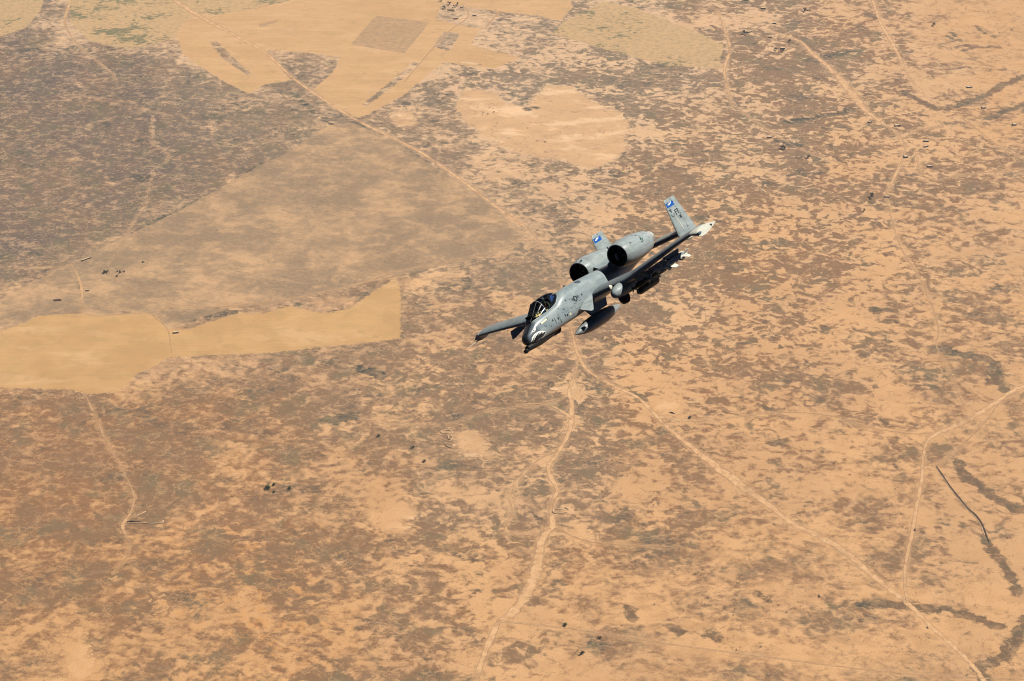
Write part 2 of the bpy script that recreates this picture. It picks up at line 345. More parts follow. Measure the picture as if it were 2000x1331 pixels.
SAND = (.555, .336, .176, 1); SAND2 = (.46, .282, .156, 1); TRACKC = (.585, .362, .190, 1)
def sand_nodes(g, pos):
    f = g.noise(pos, .004, 4); c = g.mix(g.ss(f, .38, .62), SAND, SAND2)
    return c
m, t_, b = newmat('dry ground'); g = N(t_)
geo = g.n.new('ShaderNodeNewGeometry'); pos = geo.outputs['Position']
wv = g.n.new('ShaderNodeVectorMath'); wv.operation = 'MULTIPLY_ADD'
wn = g.noise(pos, .022, 3, out=1); wv.inputs[1].default_value = (44, 44, 0); g.l.new(wn, wv.inputs[0]); g.l.new(pos, wv.inputs[2]); wp = wv.outputs[0]
de, co, hu, gr = g.attr('cover'); fi, ba, br, st = g.attr('plots'); tr, orr, pa, f1 = g.attr('marks')
nA = g.noise(g.map(wp, 32, (.66, 1.0, 1)), .060, 4, .52)
nA2 = g.noise(g.map(wp, 38, (.70, 1.0, 1), (777, 31, 0)), .12, 3, .5)       # crisp patches of scrub
nB = g.noise(g.map(wp, -14, (.7, 1.0, 1), (300, 80, 0)), .013, 4, .55)
nF = g.noise(g.map(pos, -20, (.7, 1.2, 1)), .09, 6, .65)      # fine mottle
crisp = g.m('ADD', g.m('ADD', g.m('MULTIPLY', nA, .60), g.m('MULTIPLY', nA2, .26)), g.m('ADD', g.m('MULTIPLY', nB, .44), g.m('MULTIPLY', nF, .05)))
soft = g.m('ADD', g.m('MULTIPLY', nA, .34), g.m('ADD', g.m('MULTIPLY', nB, .48), g.m('MULTIPLY', nF, .50)))
v = g.lerp(co, 0, 1, soft, crisp)
v = g.m('SUBTRACT', v, g.lerp(co, 0, 1, .66, .700))
v = g.m('ADD', v, g.m('MULTIPLY', g.m('SUBTRACT', de, .5), .34))
wd = g.lerp(co, .2, .9, .11, .036)
veg = g.ss(v, g.m('MULTIPLY', wd, -1.), wd)
# streams, halos of tracks, fields
n3 = g.noise(g.map(pos, 35, (.6, 1.0, 1), (70, 900, 0)), .05, 6, .62)
edge = g.m('MULTIPLY', g.m('SUBTRACT', nF, .5), 1.3)
edge2 = g.m('ADD', edge, g.m('MULTIPLY', g.m('SUBTRACT', nA, .5), 2.))
stm = g.ss(g.m('ADD', st, g.m('ADD', g.m('MULTIPLY', edge2, .45), g.m('MULTIPLY', g.m('SUBTRACT', n3, .5), 1.4))), -.24, .02)
hal = g.ss(g.m('ADD', tr, g.m('MULTIPLY', edge2, .75)), -.20, .04)
veg = g.m('MULTIPLY', veg, g.m('SUBTRACT', 1., g.m('MULTIPLY', hal, .5)))
bas = g.ss(g.m('ADD', ba, g.m('MULTIPLY', edge2, .9)), -.08, .12)
veg = g.m('MULTIPLY', veg, g.m('SUBTRACT', 1., g.m('MULTIPLY', bas, .93)))
veg = g.m('MAXIMUM', veg, g.m('MULTIPLY', stm, .9))
# colours
VW = (.215, .112, .052, 1); VG = (.190, .140, .094, 1); VP = (.122, .090, .072, 1); VD = (.062, .062, .047, 1)
vc = g.mix(g.ss(hu, .15, .55), VW, VG); vc = g.mix(g.ss(hu, .5, .95), vc, VP)
vc = g.mix(g.lerp(g.noise(pos, .007, 4), .35, .65, 0., .6), vc, g.mix(.5, VW, VG))
dk = g.ss(g.m('ADD', g.m('MULTIPLY', g.noise(g.map(wp, 5, (.6, 1, 1), (55, 5, 0)), .018, 4), .65), g.m('MULTIPLY', nF, .35)), .535, .64)
vc = g.mix(g.m('MULTIPLY', dk, .8), vc, VD)
vc = g.mix(g.m('MULTIPLY', stm, g.ss(nF, .32, .54, .45, 1.)), vc, (.038, .047, .037, 1))
sandc = sand_nodes(g, pos)
sxy = g.n.new('ShaderNodeSeparateXYZ'); g.l.new(pos, sxy.inputs[0])          # far sand turned paler and pinker: distance haze put into the ground colour
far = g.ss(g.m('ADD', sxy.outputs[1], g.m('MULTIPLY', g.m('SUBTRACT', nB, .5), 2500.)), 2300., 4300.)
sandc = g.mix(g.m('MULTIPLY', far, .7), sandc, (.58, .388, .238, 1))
sandc = g.mix(bas, sandc, g.mix(g.ss(g.noise(g.map(wp, -35, (.35, 1, 1)), .02, 5), .50, .64), (.52, .315, .165, 1), (.66, .43, .25, 1)))
ora = g.m('MULTIPLY', orr, g.ss(g.noise(wp, .035, 3), .48, .60)); sandc = g.mix(g.m('MULTIPLY', ora, .8), sandc, (.52, .235, .075, 1))
midc = g.mix(.5, sandc, vc)
vc = g.mix(g.m('MULTIPLY', g.ss(n3, .50, .66), g.lerp(co, 0, 1, .55, .18)), vc, sandc)      # bare flecks inside the scrub
sandc = g.mix(g.m('MULTIPLY', g.ss(g.noise(g.map(wp, 10, (.5, 1, 1), (9, 40, 0)), .03, 5, .6), .44, .62), g.lerp(co, .3, .8, .52, .10)), sandc, vc)   # thin grass on the sand
spk = g.ss(g.noise(g.map(pos, 15, (.7, 1, 1)), .16, 4, .62), .53, .66)
vc = g.mix(g.m('MULTIPLY', spk, .38), vc, VD)
vc = g.mix(g.m('MULTIPLY', g.ss(g.noise(g.map(pos, 15, (.7, 1, 1), (500, 70, 0)), .13, 4, .62), .54, .66), .32), vc, SAND)
sandc = g.mix(g.m('MULTIPLY', spk, .10), sandc, VG)
# nearer ground richer: distance haze's fade put into colour, over a real rust tint
rich = g.ss(g.m('SUBTRACT', g.m('MULTIPLY', hu, -1.), g.m('MULTIPLY', nB, .2)), -.55, -.15)
sandc = g.mix(g.m('MULTIPLY', rich, .7), sandc, (.49, .262, .105, 1)); vc = g.mix(g.m('MULTIPLY', rich, .5), vc, g.mix(g.ss(nB, .42, .6), (.235, .105, .042, 1), (.185, .105, .052, 1)))
vc = g.mix(g.ss(g.noise(g.map(wp, 0, (1, 1, 1), (31, 620, 0)), .016, 5, .6), .50, .64, 0., .38), vc, (.130, .118, .066, 1))   # olive scrub
v1 = g.noise(g.map(pos, 20, (.8, 1, 1), (15, 3, 0)), .0135, 6, .62); v2 = g.noise(g.map(pos, -30, (.8, 1, 1), (150, 333, 0)), .010, 6, .62)
rill = g.ss(g.m('ABSOLUTE', g.m('SUBTRACT', v1, .5)), .012, .003); drain = g.ss(g.m('ABSOLUTE', g.m('SUBTRACT', v2, .5)), .008, .002)
veg = g.m('MULTIPLY', veg, g.m('SUBTRACT', 1., g.m('MULTIPLY', rill, .42)))
veg = g.m('MAXIMUM', veg, g.m('MULTIPLY', drain, g.ss(nF, .42, .55, .0, .75)))
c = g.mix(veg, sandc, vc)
# the paler plain of short dry grass
pam = g.ss(g.m('ADD', pa, g.m('MULTIPLY', edge, .10)), -.02, .03)
plc = g.mix(g.ss(g.m('ADD', g.m('MULTIPLY', nB, .5), g.m('MULTIPLY', n3, .5)), .40, .58), (.45, .280, .150, 1), (.265, .178, .105, 1)); plc = g.mix(g.m('MULTIPLY', spk, .30), plc, VD)
c = g.mix(g.m('MULTIPLY', g.m('MULTIPLY', pam, .75), g.m('SUBTRACT', 1., g.m('MULTIPLY', hal, .6))), c, plc)
# green pasture
grm = g.ss(g.m('ADD', gr, g.m('MULTIPLY', edge2, .25)), -.03, .03)
grc = g.mix(g.ss(nF, .42, .66), (.47, .300, .150, 1), (.33, .230, .118, 1))
grc = g.mix(g.m('MULTIPLY', g.ss(g.m('ADD', nB, g.m('MULTIPLY', nF, .6)), .85, .97), .8), grc, (.10, .115, .062, 1))
c = g.mix(g.m('MULTIPLY', grm, .92), c, grc)
# harvested fields
fim = g.ss(g.m('ADD', fi, g.m('ADD', g.m('MULTIPLY', edge, .22), g.m('MULTIPLY', g.m('SUBTRACT', nA2, .5), .5))), -.03, .05)
fcl = g.mix(g.ss(g.noise(g.map(pos, 20, (.35, 1.2, 1)), .012, 6, .65), .36, .66), (.53, .320, .158, 1), (.475, .282, .132, 1))
fcl = g.mix(g.ss(f1, -.02, .02), fcl, g.mix(g.ss(nB, .4, .62), (.485, .288, .122, 1), (.43, .250, .104, 1)))
fcl = g.mix(g.m('MULTIPLY', g.ss(nF, .54, .70), .30), fcl, (.32, .205, .10, 1))
fur = g.noise(g.map(pos, -58, (.03, 1, 1)), .16, 3, .7); fcl = g.mix(g.ss(fur, .40, .62, 0., .28), fcl, (.36, .215, .10, 1))
fcl = g.mix(g.ss(g.noise(g.map(wp, 60, (.25, 1, 1)), .02, 4, .6), .52, .66, 0., .35), fcl, (.58, .37, .20, 1))
fcl = g.mix(g.ss(n3, .55, .70, 0., .42), fcl, (.30, .20, .10, 1)); fcl = g.mix(g.ss(g.noise(g.map(wp, 0, (.6, 1, 1)), .03, 6, .68), .50, .66, 0., .40), fcl, (.35, .235, .095, 1))
brm = g.ss(g.m('ADD', br, g.m('MULTIPLY', edge, .10)), -.02, .02)
fcl = g.mix(g.m('MULTIPLY', brm, g.lerp(nF, .35, .62, .2, .95)), fcl, (.30, .195, .115, 1))
c = g.mix(fim, c, fcl)
# grain
gn = g.noise(pos, .35, 3, .7); c = g.mix(1., c, g.lerp(gn, .25, .75, .84, 1.16), 'MULTIPLY')
g.l.new(c, b.inputs['Base Color']); b.inputs['Roughness'].default_value = 1; b.inputs['Specular IOR Level'].default_value = .05
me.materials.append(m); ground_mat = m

# tracks: ribbons of packed sand lying on the ground, worn away raggedly at their edges
m, t_, b = newmat('packed sand'); g = N(t_)
geo = g.n.new('ShaderNodeNewGeometry'); pos = geo.outputs['Position']
ax = g.n.new('ShaderNodeAttribute'); ax.attribute_name = 'across'; fx = ax.outputs['Fac']
n1 = g.noise(pos, .07, 5, .65); n2 = g.noise(pos, .35, 3)
c = g.mix(g.ss(n1, .35, .65), TRACKC, (.46, .26, .13, 1)); c = g.mix(1., c, g.lerp(n2, .25, .75, .86, 1.14), 'MULTIPLY')
rut = g.m('MULTIPLY', g.ss(g.m('ABSOLUTE', g.m('SUBTRACT', fx, .30)), .16, .0), g.ss(n1, .45, .6)); c = g.mix(g.m('MULTIPLY', rut, .2), c, (.34, .20, .11, 1))
g.l.new(c, b.inputs['Base Color']); b.inputs['Roughness'].default_value = 1; b.inputs['Specular IOR Level'].default_value = .05
al = g.m('MULTIPLY', g.ss(g.m('ADD', fx, g.m('ADD', g.m('MULTIPLY', g.m('SUBTRACT', n1, .5), 1.1), g.m('MULTIPLY', g.m('SUBTRACT', n2, .5), .9))), 1.02, .45), g.ss(g.noise(pos, .012, 3), .34, .46, .62, .98))
sw_ = g.n.new('ShaderNodeAttribute'); sw_.attribute_name = 'strength'; g.l.new(g.m('MULTIPLY', al, sw_.outputs['Fac']), b.inputs['Alpha'])
track_mat = m
def ribbon(name, pts, ws, mat, lift, extra=1.35, attr=True):
    sp = spline(pts, ws); v = []; f = []; A = []; S_ = []
    for k, (q, wd_) in enumerate(sp):
        a = sp[max(k-1, 0)][0]; b_ = sp[min(k+1, len(sp)-1)][0]; t = (b_-a).normalized(); nn = Vector((-t.y, t.x))
        for e in (-1, -.5, 0, .5, 1):
            p = q+nn*(e*wd_*.5*extra); v.append((p.x, p.y, GZ+lift)); A.append(abs(e)); S_.append(min(1, .30+wd_/11))
    for k in range(len(sp)-1):
        for j in range(4): f.append((k*5+j, k*5+j+1, k*5+j+6, k*5+j+5))
    me = bpy.data.meshes.new(name); me.from_pydata(v, [], f); me.materials.append(mat)
    at = me.attributes.new('across', 'FLOAT', 'POINT'); at.data.foreach_set('value', A); at = me.attributes.new('strength', 'FLOAT', 'POINT'); at.data.foreach_set('value', S_)
    o = bpy.data.objects.new(name, me); COL.objects.link(o); return o
for k, (nm, pts, ws) in enumerate(TRACKS):
    tag(ribbon('dirt_track', pts, ws, track_mat, .05+.02*k), kind='structure')

# ------------------------------------------------------------------ the attack aircraft
GREY = (.235, .262, .268, 1)
def hull_mat():
    """two-tone grey hull: dark anti-glare nose top and face, panel lines, streaks"""
    m, t, b = newmat('hull grey'); g = N(t)
    tc = g.n.new('ShaderNodeTexCoord'); p = tc.outputs['Object']
    sp = g.n.new('ShaderNodeSeparateXYZ'); g.l.new(p, sp.inputs[0]); x, y, z = sp.outputs
    s = g.m('MULTIPLY', x, -1.)
    n1 = g.noise(g.map(p, 0, (.6, 2, 2)), 1.6, 8, .6); n2 = g.noise(p, 9., 4)
    c = g.mix(g.ss(n1, .32, .68), (.165, .212, .230, 1), (.245, .285, .293, 1))
    c = g.mix(g.m('MULTIPLY', g.ss(n2, .5, .75), .25), c, (.16, .185, .195, 1))
    n3 = g.noise(g.map(p, 0, (.25, 3, 3)), 3.2, 6, .7); c = g.mix(g.ss(n3, .52, .72, 0., .45), c, (.13, .15, .155, 1))
    n4 = g.noise(g.map(p, 0, (3, .6, .6)), 2., 5, .6); c = g.mix(g.ss(n4, .56, .72, 0., .30), c, (.40, .42, .40, 1))
    # dark face: from the nose tip back over the top to the windscreen, lower edge rising aft
    wob = g.m('MULTIPLY', g.m('SUBTRACT', g.noise(p, 3., 3), .5), .12)
    face = g.ss(g.m('ADD', g.m('ADD', s, g.m('MULTIPLY', z, -.15)), wob), 1.30, .95)
    c = g.mix(face, c, (.075, .098, .118, 1))
    top = g.m('MULTIPLY', g.ss(g.m('ABSOLUTE', y), .27, .20), g.m('MULTIPLY', g.ss(s, 1.5, 1.3), g.ss(z, -.45, -.35)))
    c = g.mix(g.m('MAXIMUM', top, g.ss(s, .22, .12)), c, (.018, .022, .028, 1))
    # panel lines
    def line(v, w=.006): return g.ss(g.m('ABSOLUTE', v), w*1.8, w*.6)
    ln = None
    for q in (.95, 1.62, 2.05, 2.62, 3.35, 4.05, 4.9, 5.75, 6.6, 7.5, 8.4, 9.4, 10.6, 11.8, 12.8, 13.6):
        l_ = line(g.m('SUBTRACT', s, q)); ln = l_ if ln is None else g.m('MAXIMUM', ln, l_)
    for q in (-.38, -.12, .22): ln = g.m('MAXIMUM', ln, g.m('MULTIPLY', line(g.m('SUBTRACT', z, q), .005), g.ss(s, .9, 1.1)))
    c = g.mix(g.m('MULTIPLY', ln, .34), c, (.09, .10, .11, 1))
    g.l.new(c, b.inputs['Base Color']); b.inputs['Roughness'].default_value = .32; b.inputs['Specular IOR Level'].default_value = .38
    return m
M = dict(hull=hull_mat(), grey=paint('light grey paint', (.245, .285, .290, 1), .38, var=.16), wing=paint('wing grey paint', (.19, .225, .24, 1), .42, var=.14),
    dark=paint('dark grey paint', (.05, .062, .072, 1), .5), black=paint('black paint and shade', (.008, .008, .009, 1), .6, var=.3, spec=.2), void=paint('duct shade', (.003, .003, .003, 1), 1, spec=0), tub=paint('cockpit black', (.012, .012, .013, 1), .8, spec=.1),
    metal=paint('burnt nozzle metal', (.42, .42, .39, 1), .4, .3, .25), pale=paint('pale paint', (.50, .50, .43, 1), .45, var=.06), tank=paint('store grey', (.20, .22, .22, 1), .33, var=.1, spec=.2),
    olive=paint('olive drab', (.035, .04, .025, 1), .5), finw=paint('unpainted fin', (.55, .54, .47, 1), .5, var=.08), tyre=paint('tyre rubber', (.01, .01, .01, 1), .8, spec=.1),
    white=paint('marking white', (.80, .79, .72, 1), .5, var=.08), blue=paint('marking blue', (.006, .085, .36, 1), .45, var=.08), mark=paint('marking black', (.012, .014, .018, 1), .6, var=.2),
    midmark=paint('marking slate', (.05, .085, .11, 1), .6, var=.2), yellow=paint('marking yellow', (.75, .62, .06, 1), .5), strip=paint('formation strip', (.62, .58, .42, 1), .4, var=.05),
    green=paint('helmet green', (.03, .10, .08, 1), .4), suit=paint('flight suit olive', (.05, .06, .035, 1), .85), skin=paint('skin', (.42, .24, .16, 1), .6), rust=paint('brown leather', (.16, .07, .03, 1), .7), panel=paint('cockpit panel buff', (.55, .44, .17, 1), .5, var=.5, scale=14), bluecloth=paint('seat blue', (.03, .07, .22, 1), .6), panelline=paint('seam grey', (.12, .135, .14, 1), .5))
m, t_, b = newmat('armoured screen'); b.inputs['Base Color'].default_value = (.006, .007, .009, 1); b.inputs['Roughness'].default_value = .15; b.inputs['Specular IOR Level'].default_value = .08; b.inputs['Alpha'].default_value = .85; M['screen'] = m
m, t_, b = newmat('canopy acrylic'); g = N(t_); t_.nodes.remove(b)
fr = g.n.new('ShaderNodeFresnel'); fr.inputs[0].default_value = 1.45; tb = g.n.new('ShaderNodeBsdfTransparent'); tb.inputs[0].default_value = (.80, .85, .86, 1)
gl = g.n.new('ShaderNodeBsdfGlossy'); gl.inputs['Roughness'].default_value = .06; mx = g.n.new('ShaderNodeMixShader')
g.l.new(g.m('ADD', fr.outputs[0], .01), mx.inputs[0]); g.l.new(tb.outputs[0], mx.inputs[1]); g.l.new(gl.outputs[0], mx.inputs[2]); g.l.new(mx.outputs[0], t_.nodes['Material Output'].inputs[0])
M['glass'] = m

jet = empty('attack_jet', AC)
tag(jet, 'grey twin engine attack jet with shark mouth nose banking over the dry plain', 'aircraft')
# (station, half width, top, bottom)
FUS = smooth_tab([(0.0, .03, -.36, -.44), (.06, .15, -.22, -.56), (.3, .30, -.07, -.70), (.7, .41, .12, -.78), (1.15, .48, .33, -.80), (1.8, .55, .44, -.80), (2.6, .61, .52, -.80), (3.4, .65, .66, -.80), (3.9, .67, .86, -.80), (4.25, .68, .97, -.80),
    (4.7, .69, 1.01, -.80), (5.6, .70, 1.03, -.78), (7, .70, .99, -.76), (9, .68, .88, -.70), (10, .65, .82, -.58), (11, .60, .78, -.42), (12.5, .52, .72, -.14), (13.8, .42, .66, .06), (14.8, .27, .60, .2), (15.3, .12, .54, .32), (15.42, .02, .47, .41)], 130)
EXPO = lambda s: float(np.interp(s, [0, .3, 1, 3, 6, 12, 15], [2.0, 2.5, 2.8, 2.7, 2.5, 2.3, 2.0]))
def fus_at(s): return interp(FUS, s)
def side_y(s, z):
    w_, zt, zb = fus_at(s); zc = (zt+zb)/2; h = (zt-zb)/2; n = EXPO(s); q = min(abs((z-zc)/h), .999)
    return w_*(1-q**n)**(1/n)
def top_z(s, y):
    w_, zt, zb = fus_at(s); zc = (zt+zb)/2; h = (zt-zb)/2; n = EXPO(s); q = min(abs(y/w_), .999)
    return zc+h*(1-q**n)**(1/n)
SILL = [(1.05, .20, .32), (1.5, .34, .45), (2.0, .41, .52), (2.45, .45, .58), (3.0, .48, .66), (3.5, .48, .78), (3.9, .42, .92), (4.15, .30, .99), (4.33, .12, 1.01)]
v = []; f = []; NR = 96
for (s, w_, zt, zb) in FUS:
    zc = (zt+zb)/2; h = (zt-zb)/2; n = EXPO(s)
    for k in range(NR):
        t = 2*math.pi*k/NR; ct, st_ = math.cos(t), math.sin(t)
        y = w_*math.copysign(abs(ct)**(2/n), ct); z = zc+h*math.copysign(abs(st_)**(2/n), st_)
        v.append((-s, y, z))
for i in range(len(FUS)-1):
    for k in range(NR): f.append((i*NR+k, i*NR+(k+1) % NR, (i+1)*NR+(k+1) % NR, (i+1)*NR+k))
f.append(tuple(range(NR)))
def fm(p):
    c = p.center; s = -c.x
    return 1 if 1.06 < s < 4.30 and c.z > .15 and abs(c.y) < interp(SILL, s)[0] else 0
fus = mk('fuselage', v, f, None, jet, True, [M['hull'], M['tub']], fm, 35)

# decals laid on the port and starboard flanks
def decal(name, poly, mat, parent, off=.006, side=1, sub=.05):
    """polygon in (station, height) wrapped on the hull flank, with a little thickness"""
    pts = []
    for i in range(len(poly)):
        a = Vector(poly[i]); b_ = Vector(poly[(i+1) % len(poly)]); k = max(1, int((b_-a).length/sub))
        pts += [a.lerp(b_, j/k) for j in range(k)]
    bm = bmesh.new(); vs = [bm.verts.new((p.x, p.y, 0)) for p in pts]
    tri = geometry.tessellate_polygon([[Vector((p.x, p.y, 0)) for p in pts]])
    for t in tri:
        try: bm.faces.new([vs[i] for i in t])
        except ValueError: pass
    for _ in range(2):
        lg = [e for e in bm.edges if e.calc_length() > sub*1.6]
        if lg: bmesh.ops.subdivide_edges(bm, edges=lg, cuts=1); bmesh.ops.triangulate(bm, faces=bm.faces)
    V = [(-q.co.x, side*(side_y(q.co.x, q.co.y)+off), q.co.y) for q in bm.verts]; bm.verts.index_update()
    Fc = [tuple(q.index for q in fc.verts) for fc in bm.faces]; bm.free()
    return mk(name, V, Fc, mat, parent, True)
def rect(s, z, ds, dz_, rot=0):
    c, q = math.cos(rot), math.sin(rot)
    return [(s+a*c-b_*q, z+a*q+b_*c) for a, b_ in ((-ds/2, -dz_/2), (ds/2, -dz_/2), (ds/2, dz_/2), (-ds/2, dz_/2))]
def circ(s, z, r, n=20, a0=0, a1=2*math.pi): return [(s+r*math.cos(a0+(a1-a0)*k/n), z+r*math.sin(a0+(a1-a0)*k/n)) for k in range(n)]
for side in (1, -1):
    # mouth: white band, black gape, white teeth
    mz = lambda P_: [(.22+(a-.2)*1.10, -.11+(b_+.42)*1.45-.42) for a, b_ in P_]
    band = mz([(.20, -.47), (.34, -.32), (.56, -.25), (.85, -.24), (1.15, -.30), (1.38, -.42), (1.20, -.50), (.95, -.575), (.66, -.60), (.40, -.57)])
    mo = decal('shark_mouth', band, M['white'], fus, .005, side)
    gape = mz([(.23, -.475), (.38, -.375), (.60, -.31), (.88, -.295), (1.12, -.335), (1.35, -.42), (1.17, -.485), (.94, -.552), (.66, -.582), (.41, -.555)])
    decal('mouth_gape', gape, M['mark'], mo, .009, side)
    for k in range(9):
        s = .34+k*.105; zt = float(np.interp(s, [.24, .62, .88, 1.32], [-.445, -.325, -.315, -.41])); dpt = .095*(1-.06*k)
        decal('tooth', mz([(s-.036, zt+.03), (s+.036, zt+.03), (s-.01, zt-dpt*.8)]), M['white'], mo, .013, side)
        if k < 8: decal('tooth', mz([(s+.02, -.58+.012*k+(k > 5)*.02), (s+.08, -.575+.013*k+(k > 5)*.02), (s+.05, -.52+.008*k)]), M['white'], mo, .012, side)
    ey = decal('eye', [(a+.05, b_-.09) for a, b_ in [(.55, .00), (.66, .02), (.80, .10), (.90, .20), (.83, -.02), (.70, -.08), (.60, -.07)]], M['white'], fus, .005, side)
    decal('pupil', circ(.73, -.095, .038, 10), M['mark'], ey, .009, side)
    # national insignia
    cs, cz = 4.98, .20
    st5 = []
    for k in range(10):
        r = .155 if k % 2 == 0 else .062; a = math.pi/2+k*math.pi/5; st5.append((cs+r*math.cos(a), cz+r*math.sin(a)))
    ins = decal('insignia', circ(cs, cz, .175, 28), M['mark'], fus, .005, side)
    for q in (-1, 1):
        bar = decal('bar', rect(cs+q*.255, cz+.02, .20, .15), M['mark'], ins, .004, side)
        decal('stripe', rect(cs+q*.26, cz+.055, .15, .028), M['hull'], bar, .008, side); decal('stripe', rect(cs+q*.26, cz-.015, .15, .028), M['hull'], bar, .008, side)
    decal('star', st5, M['hull'], ins, .010, side)
    decal('formation_light', rect(1.70, .04, .60, .085, .08), M['strip'], fus, .008, side)
    decal('formation_light_cap', rect(1.39, .01, .05, .10, .1), M['mark'], fus, .009, side); decal('formation_light_cap', rect(2.03, .08, .05, .12, .1), M['mark'], fus, .009, side)
    for (s, z, a, b_) in [(4.52, .33, .10, .055), (5.68, .20, .10, .10), (4.15, .40, .10, .07), (3.62, .02, .09, .09), (3.52, -.30, .07, .17), (3.72, -.36, .11, .11), (2.55, -.28, .035, .34), (2.36, -.17, .10, .10), (2.85, -.24, .09, .15), (2.98, -.27, .03, .52),
        (4.75, -.02, .10, .035), (3.05, -.50, .05, .09), (1.60, -.22, .02, .14), (1.70, -.24, .03, .10), (2.06, -.42, .045, .045), (1.98, -.33, .04, .04), (3.25, .22, .06, .06), (4.3, -.15, .05, .05), (5.3, -.02, .16, .02), (5.9, -.2, .10, .03), (2.75, -.48, .10, .03), (3.9, -.28, .03, .03), (4.5, .1, .03, .03), (2.2, -.02, .03, .03), (3.4, -.1, .04, .03)]:
        decal('access_mark', rect(s, z, a, b_, .05), M['mark'], fus, .005, side)
    decal('placard', rect(4.02, -.40, .17, .12), M['strip'], fus, .005, side)
    for k in range(5): decal('stencil', rect(4.2+k*.075, -.52, .045, .035), M['midmark'], fus, .005, side)
    for (s, z, a, b_) in [(3.35, -.12, .75, .01), (4.2, -.12, .8, .01), (2.3, -.36, .5, .01), (4.9, -.32, .5, .01), (5.2, -.20, .5, .01), (4.65, -.30, .01, .34), (3.9, -.3, .01, .34), (5.45, -.28, .01, .2), (2.1, -.2, .01, .34)]:
        decal('panel_seam', rect(s, z, a, b_), M['panelline'], fus, .004, side)
    for (s, y) in [(4.45, .55), (5.75, .55)]:
        mb = MB()
        for k in range(7):
            t0 = -2.6+k*.42; z_ = top_z(s, y); mb.tube((-(s+.085*math.cos(t0)), side*(y+.085*math.sin(t0)), z_+.012), (-(s+.085*math.cos(t0+.42)), side*(y+.085*math.sin(t0+.42)), z_+.012), .016, n=6)
        mb.build('scoop', M['midmark'], jet)
# refuelling receptacle / emblem oval on the spine, seen in front of the engines
mb = MB(); vv = []
for k in range(24):
    t = 2*math.pi*k/24; s = 6.25+.26*math.cos(t); y = .42+.12*math.sin(t); vv.append((-s, y, top_z(s, y)+.006))
c0 = (-6.25, .42, top_z(6.25, .42)+.012); mb.add(vv+[c0], [(k, (k+1) % 24, 24) for k in range(24)]); em = mb.build('emblem', M['midmark'], jet)
mb = MB()
for k in range(5):
    s = 6.1+k*.075; mb.box((-s, .42+.03*(-1)**k, top_z(s, .42)+.014), (.04, .09, .006))
mb.build('lettering', M['pale'], em)

# gun in the chin
gb = MB()
for k in range(7):
    t = 2*math.pi*k/7; gb.tube((.30, .085*math.cos(t), -.88+.085*math.sin(t)), (-.9, .085*math.cos(t), -.88+.085*math.sin(t)), .027, n=8)
gb.tube((.14, 0, -.88), (.22, 0, -.88), .125, n=20)
gun = gb.build('gun_barrels', M['black'], jet, True)
gb = MB(); gb.rev([(-.02, .12), (0, .15), (.3, .19), (1.2, .24), (2.4, .20), (3.2, .05)], 0, -.80, 24); gb.build('gun_fairing', M['black'], jet, True)  # black fairing: the shade under the chin is put into its colour

# windscreen and canopy
def sill(s): w_ = interp(SILL, s)[0]; return [w_, top_z(s, w_)+.005]
fr_ = MB(); gl_ = MB(); cen = MB()
TOPW = (2.32, .20, 1.16)
cen.add([(-1.06, -.17, .36), (-1.06, .17, .36), (-2.32, .22, 1.15), (-2.32, -.22, 1.15), (-1.04, -.17, .34), (-1.04, .17, .34), (-2.30, .22, 1.17), (-2.30, -.22, 1.17)], [(0, 1, 2, 3), (7, 6, 5, 4)])
wsc = cen.build('windscreen', M['screen'], jet)
for q in (-1, 1):
    P0 = [(-1.06, q*.17, .36), (-2.32, q*.22, 1.15)]
    R_ = 10; va = []
    for i in range(R_+1):
        a = i/R_; s = 1.08+a*(2.45-1.08); sw, sz_ = sill(s)
        tp = Vector((-1.06-1.26*a, q*(.17+.05*a), .36+.79*a)); bt = Vector((-s, q*sw, sz_))
        for j in range(6):
            c_ = j/5; p = tp.lerp(bt, c_); p.y += q*.10*a*math.sin(math.pi*c_); p.z += .06*a*math.sin(math.pi*c_); va.append(p)
    gl_.add(va, [(i*6+j, i*6+j+1, i*6+j+7, i*6+j+6) for i in range(R_) for j in range(5)])
    fr_.tube(P0[0], P0[1], .022, n=8)
gl_.build('windscreen_side', M['glass'], jet, True)
CAN = smooth_tab([(2.40, .46, 1.18), (2.9, .48, 1.25), (3.4, .48, 1.26), (3.85, .42, 1.20), (4.15, .28, 1.10), (4.34, .12, 1.03)], 22)
cb = MB(); va = []
for (s, w_, zt) in CAN:
    sw, sz_ = sill(s)
    for k in range(17):
        t = math.pi*k/16; va.append((-s, sw*math.cos(t), sz_+(zt-sz_)*math.sin(t)**.9))
cb.add(va, [(i*17+k, i*17+k+1, i*17+k+18, i*17+k+17) for i in range(21) for k in range(16)])
canopy = cb.build('canopy', M['glass'], jet, True)
bow = MB(); s0, z0 = sill(2.42); bp_ = []
for k in range(15):
    t = math.pi*k/14; bp_.append((-2.42-.0*math.sin(t), s0*math.cos(t), z0+(1.19-z0)*math.sin(t)**.85))
for a, b_ in zip(bp_, bp_[1:]): bow.tube(a, b_, .028, n=8)
bow.build('canopy_bow', M['grey'], jet, True)
fm_ = MB()
for q in (-1, 1):
    fm_ = MB()
    for i in range(24):
        a = 1.06+i*(4.33-1.06)/24; b_ = 1.06+(i+1)*(4.33-1.06)/24; A = sill(a); B = sill(b_)
        fm_.tube((-a, q*A[0], A[1]), (-b_, q*B[0], B[1]), .035, n=6)
    fm_.build('canopy_sill', M['hull'], jet, True)
pass
fr_.build('windscreen_frame', M['black'], jet, True)
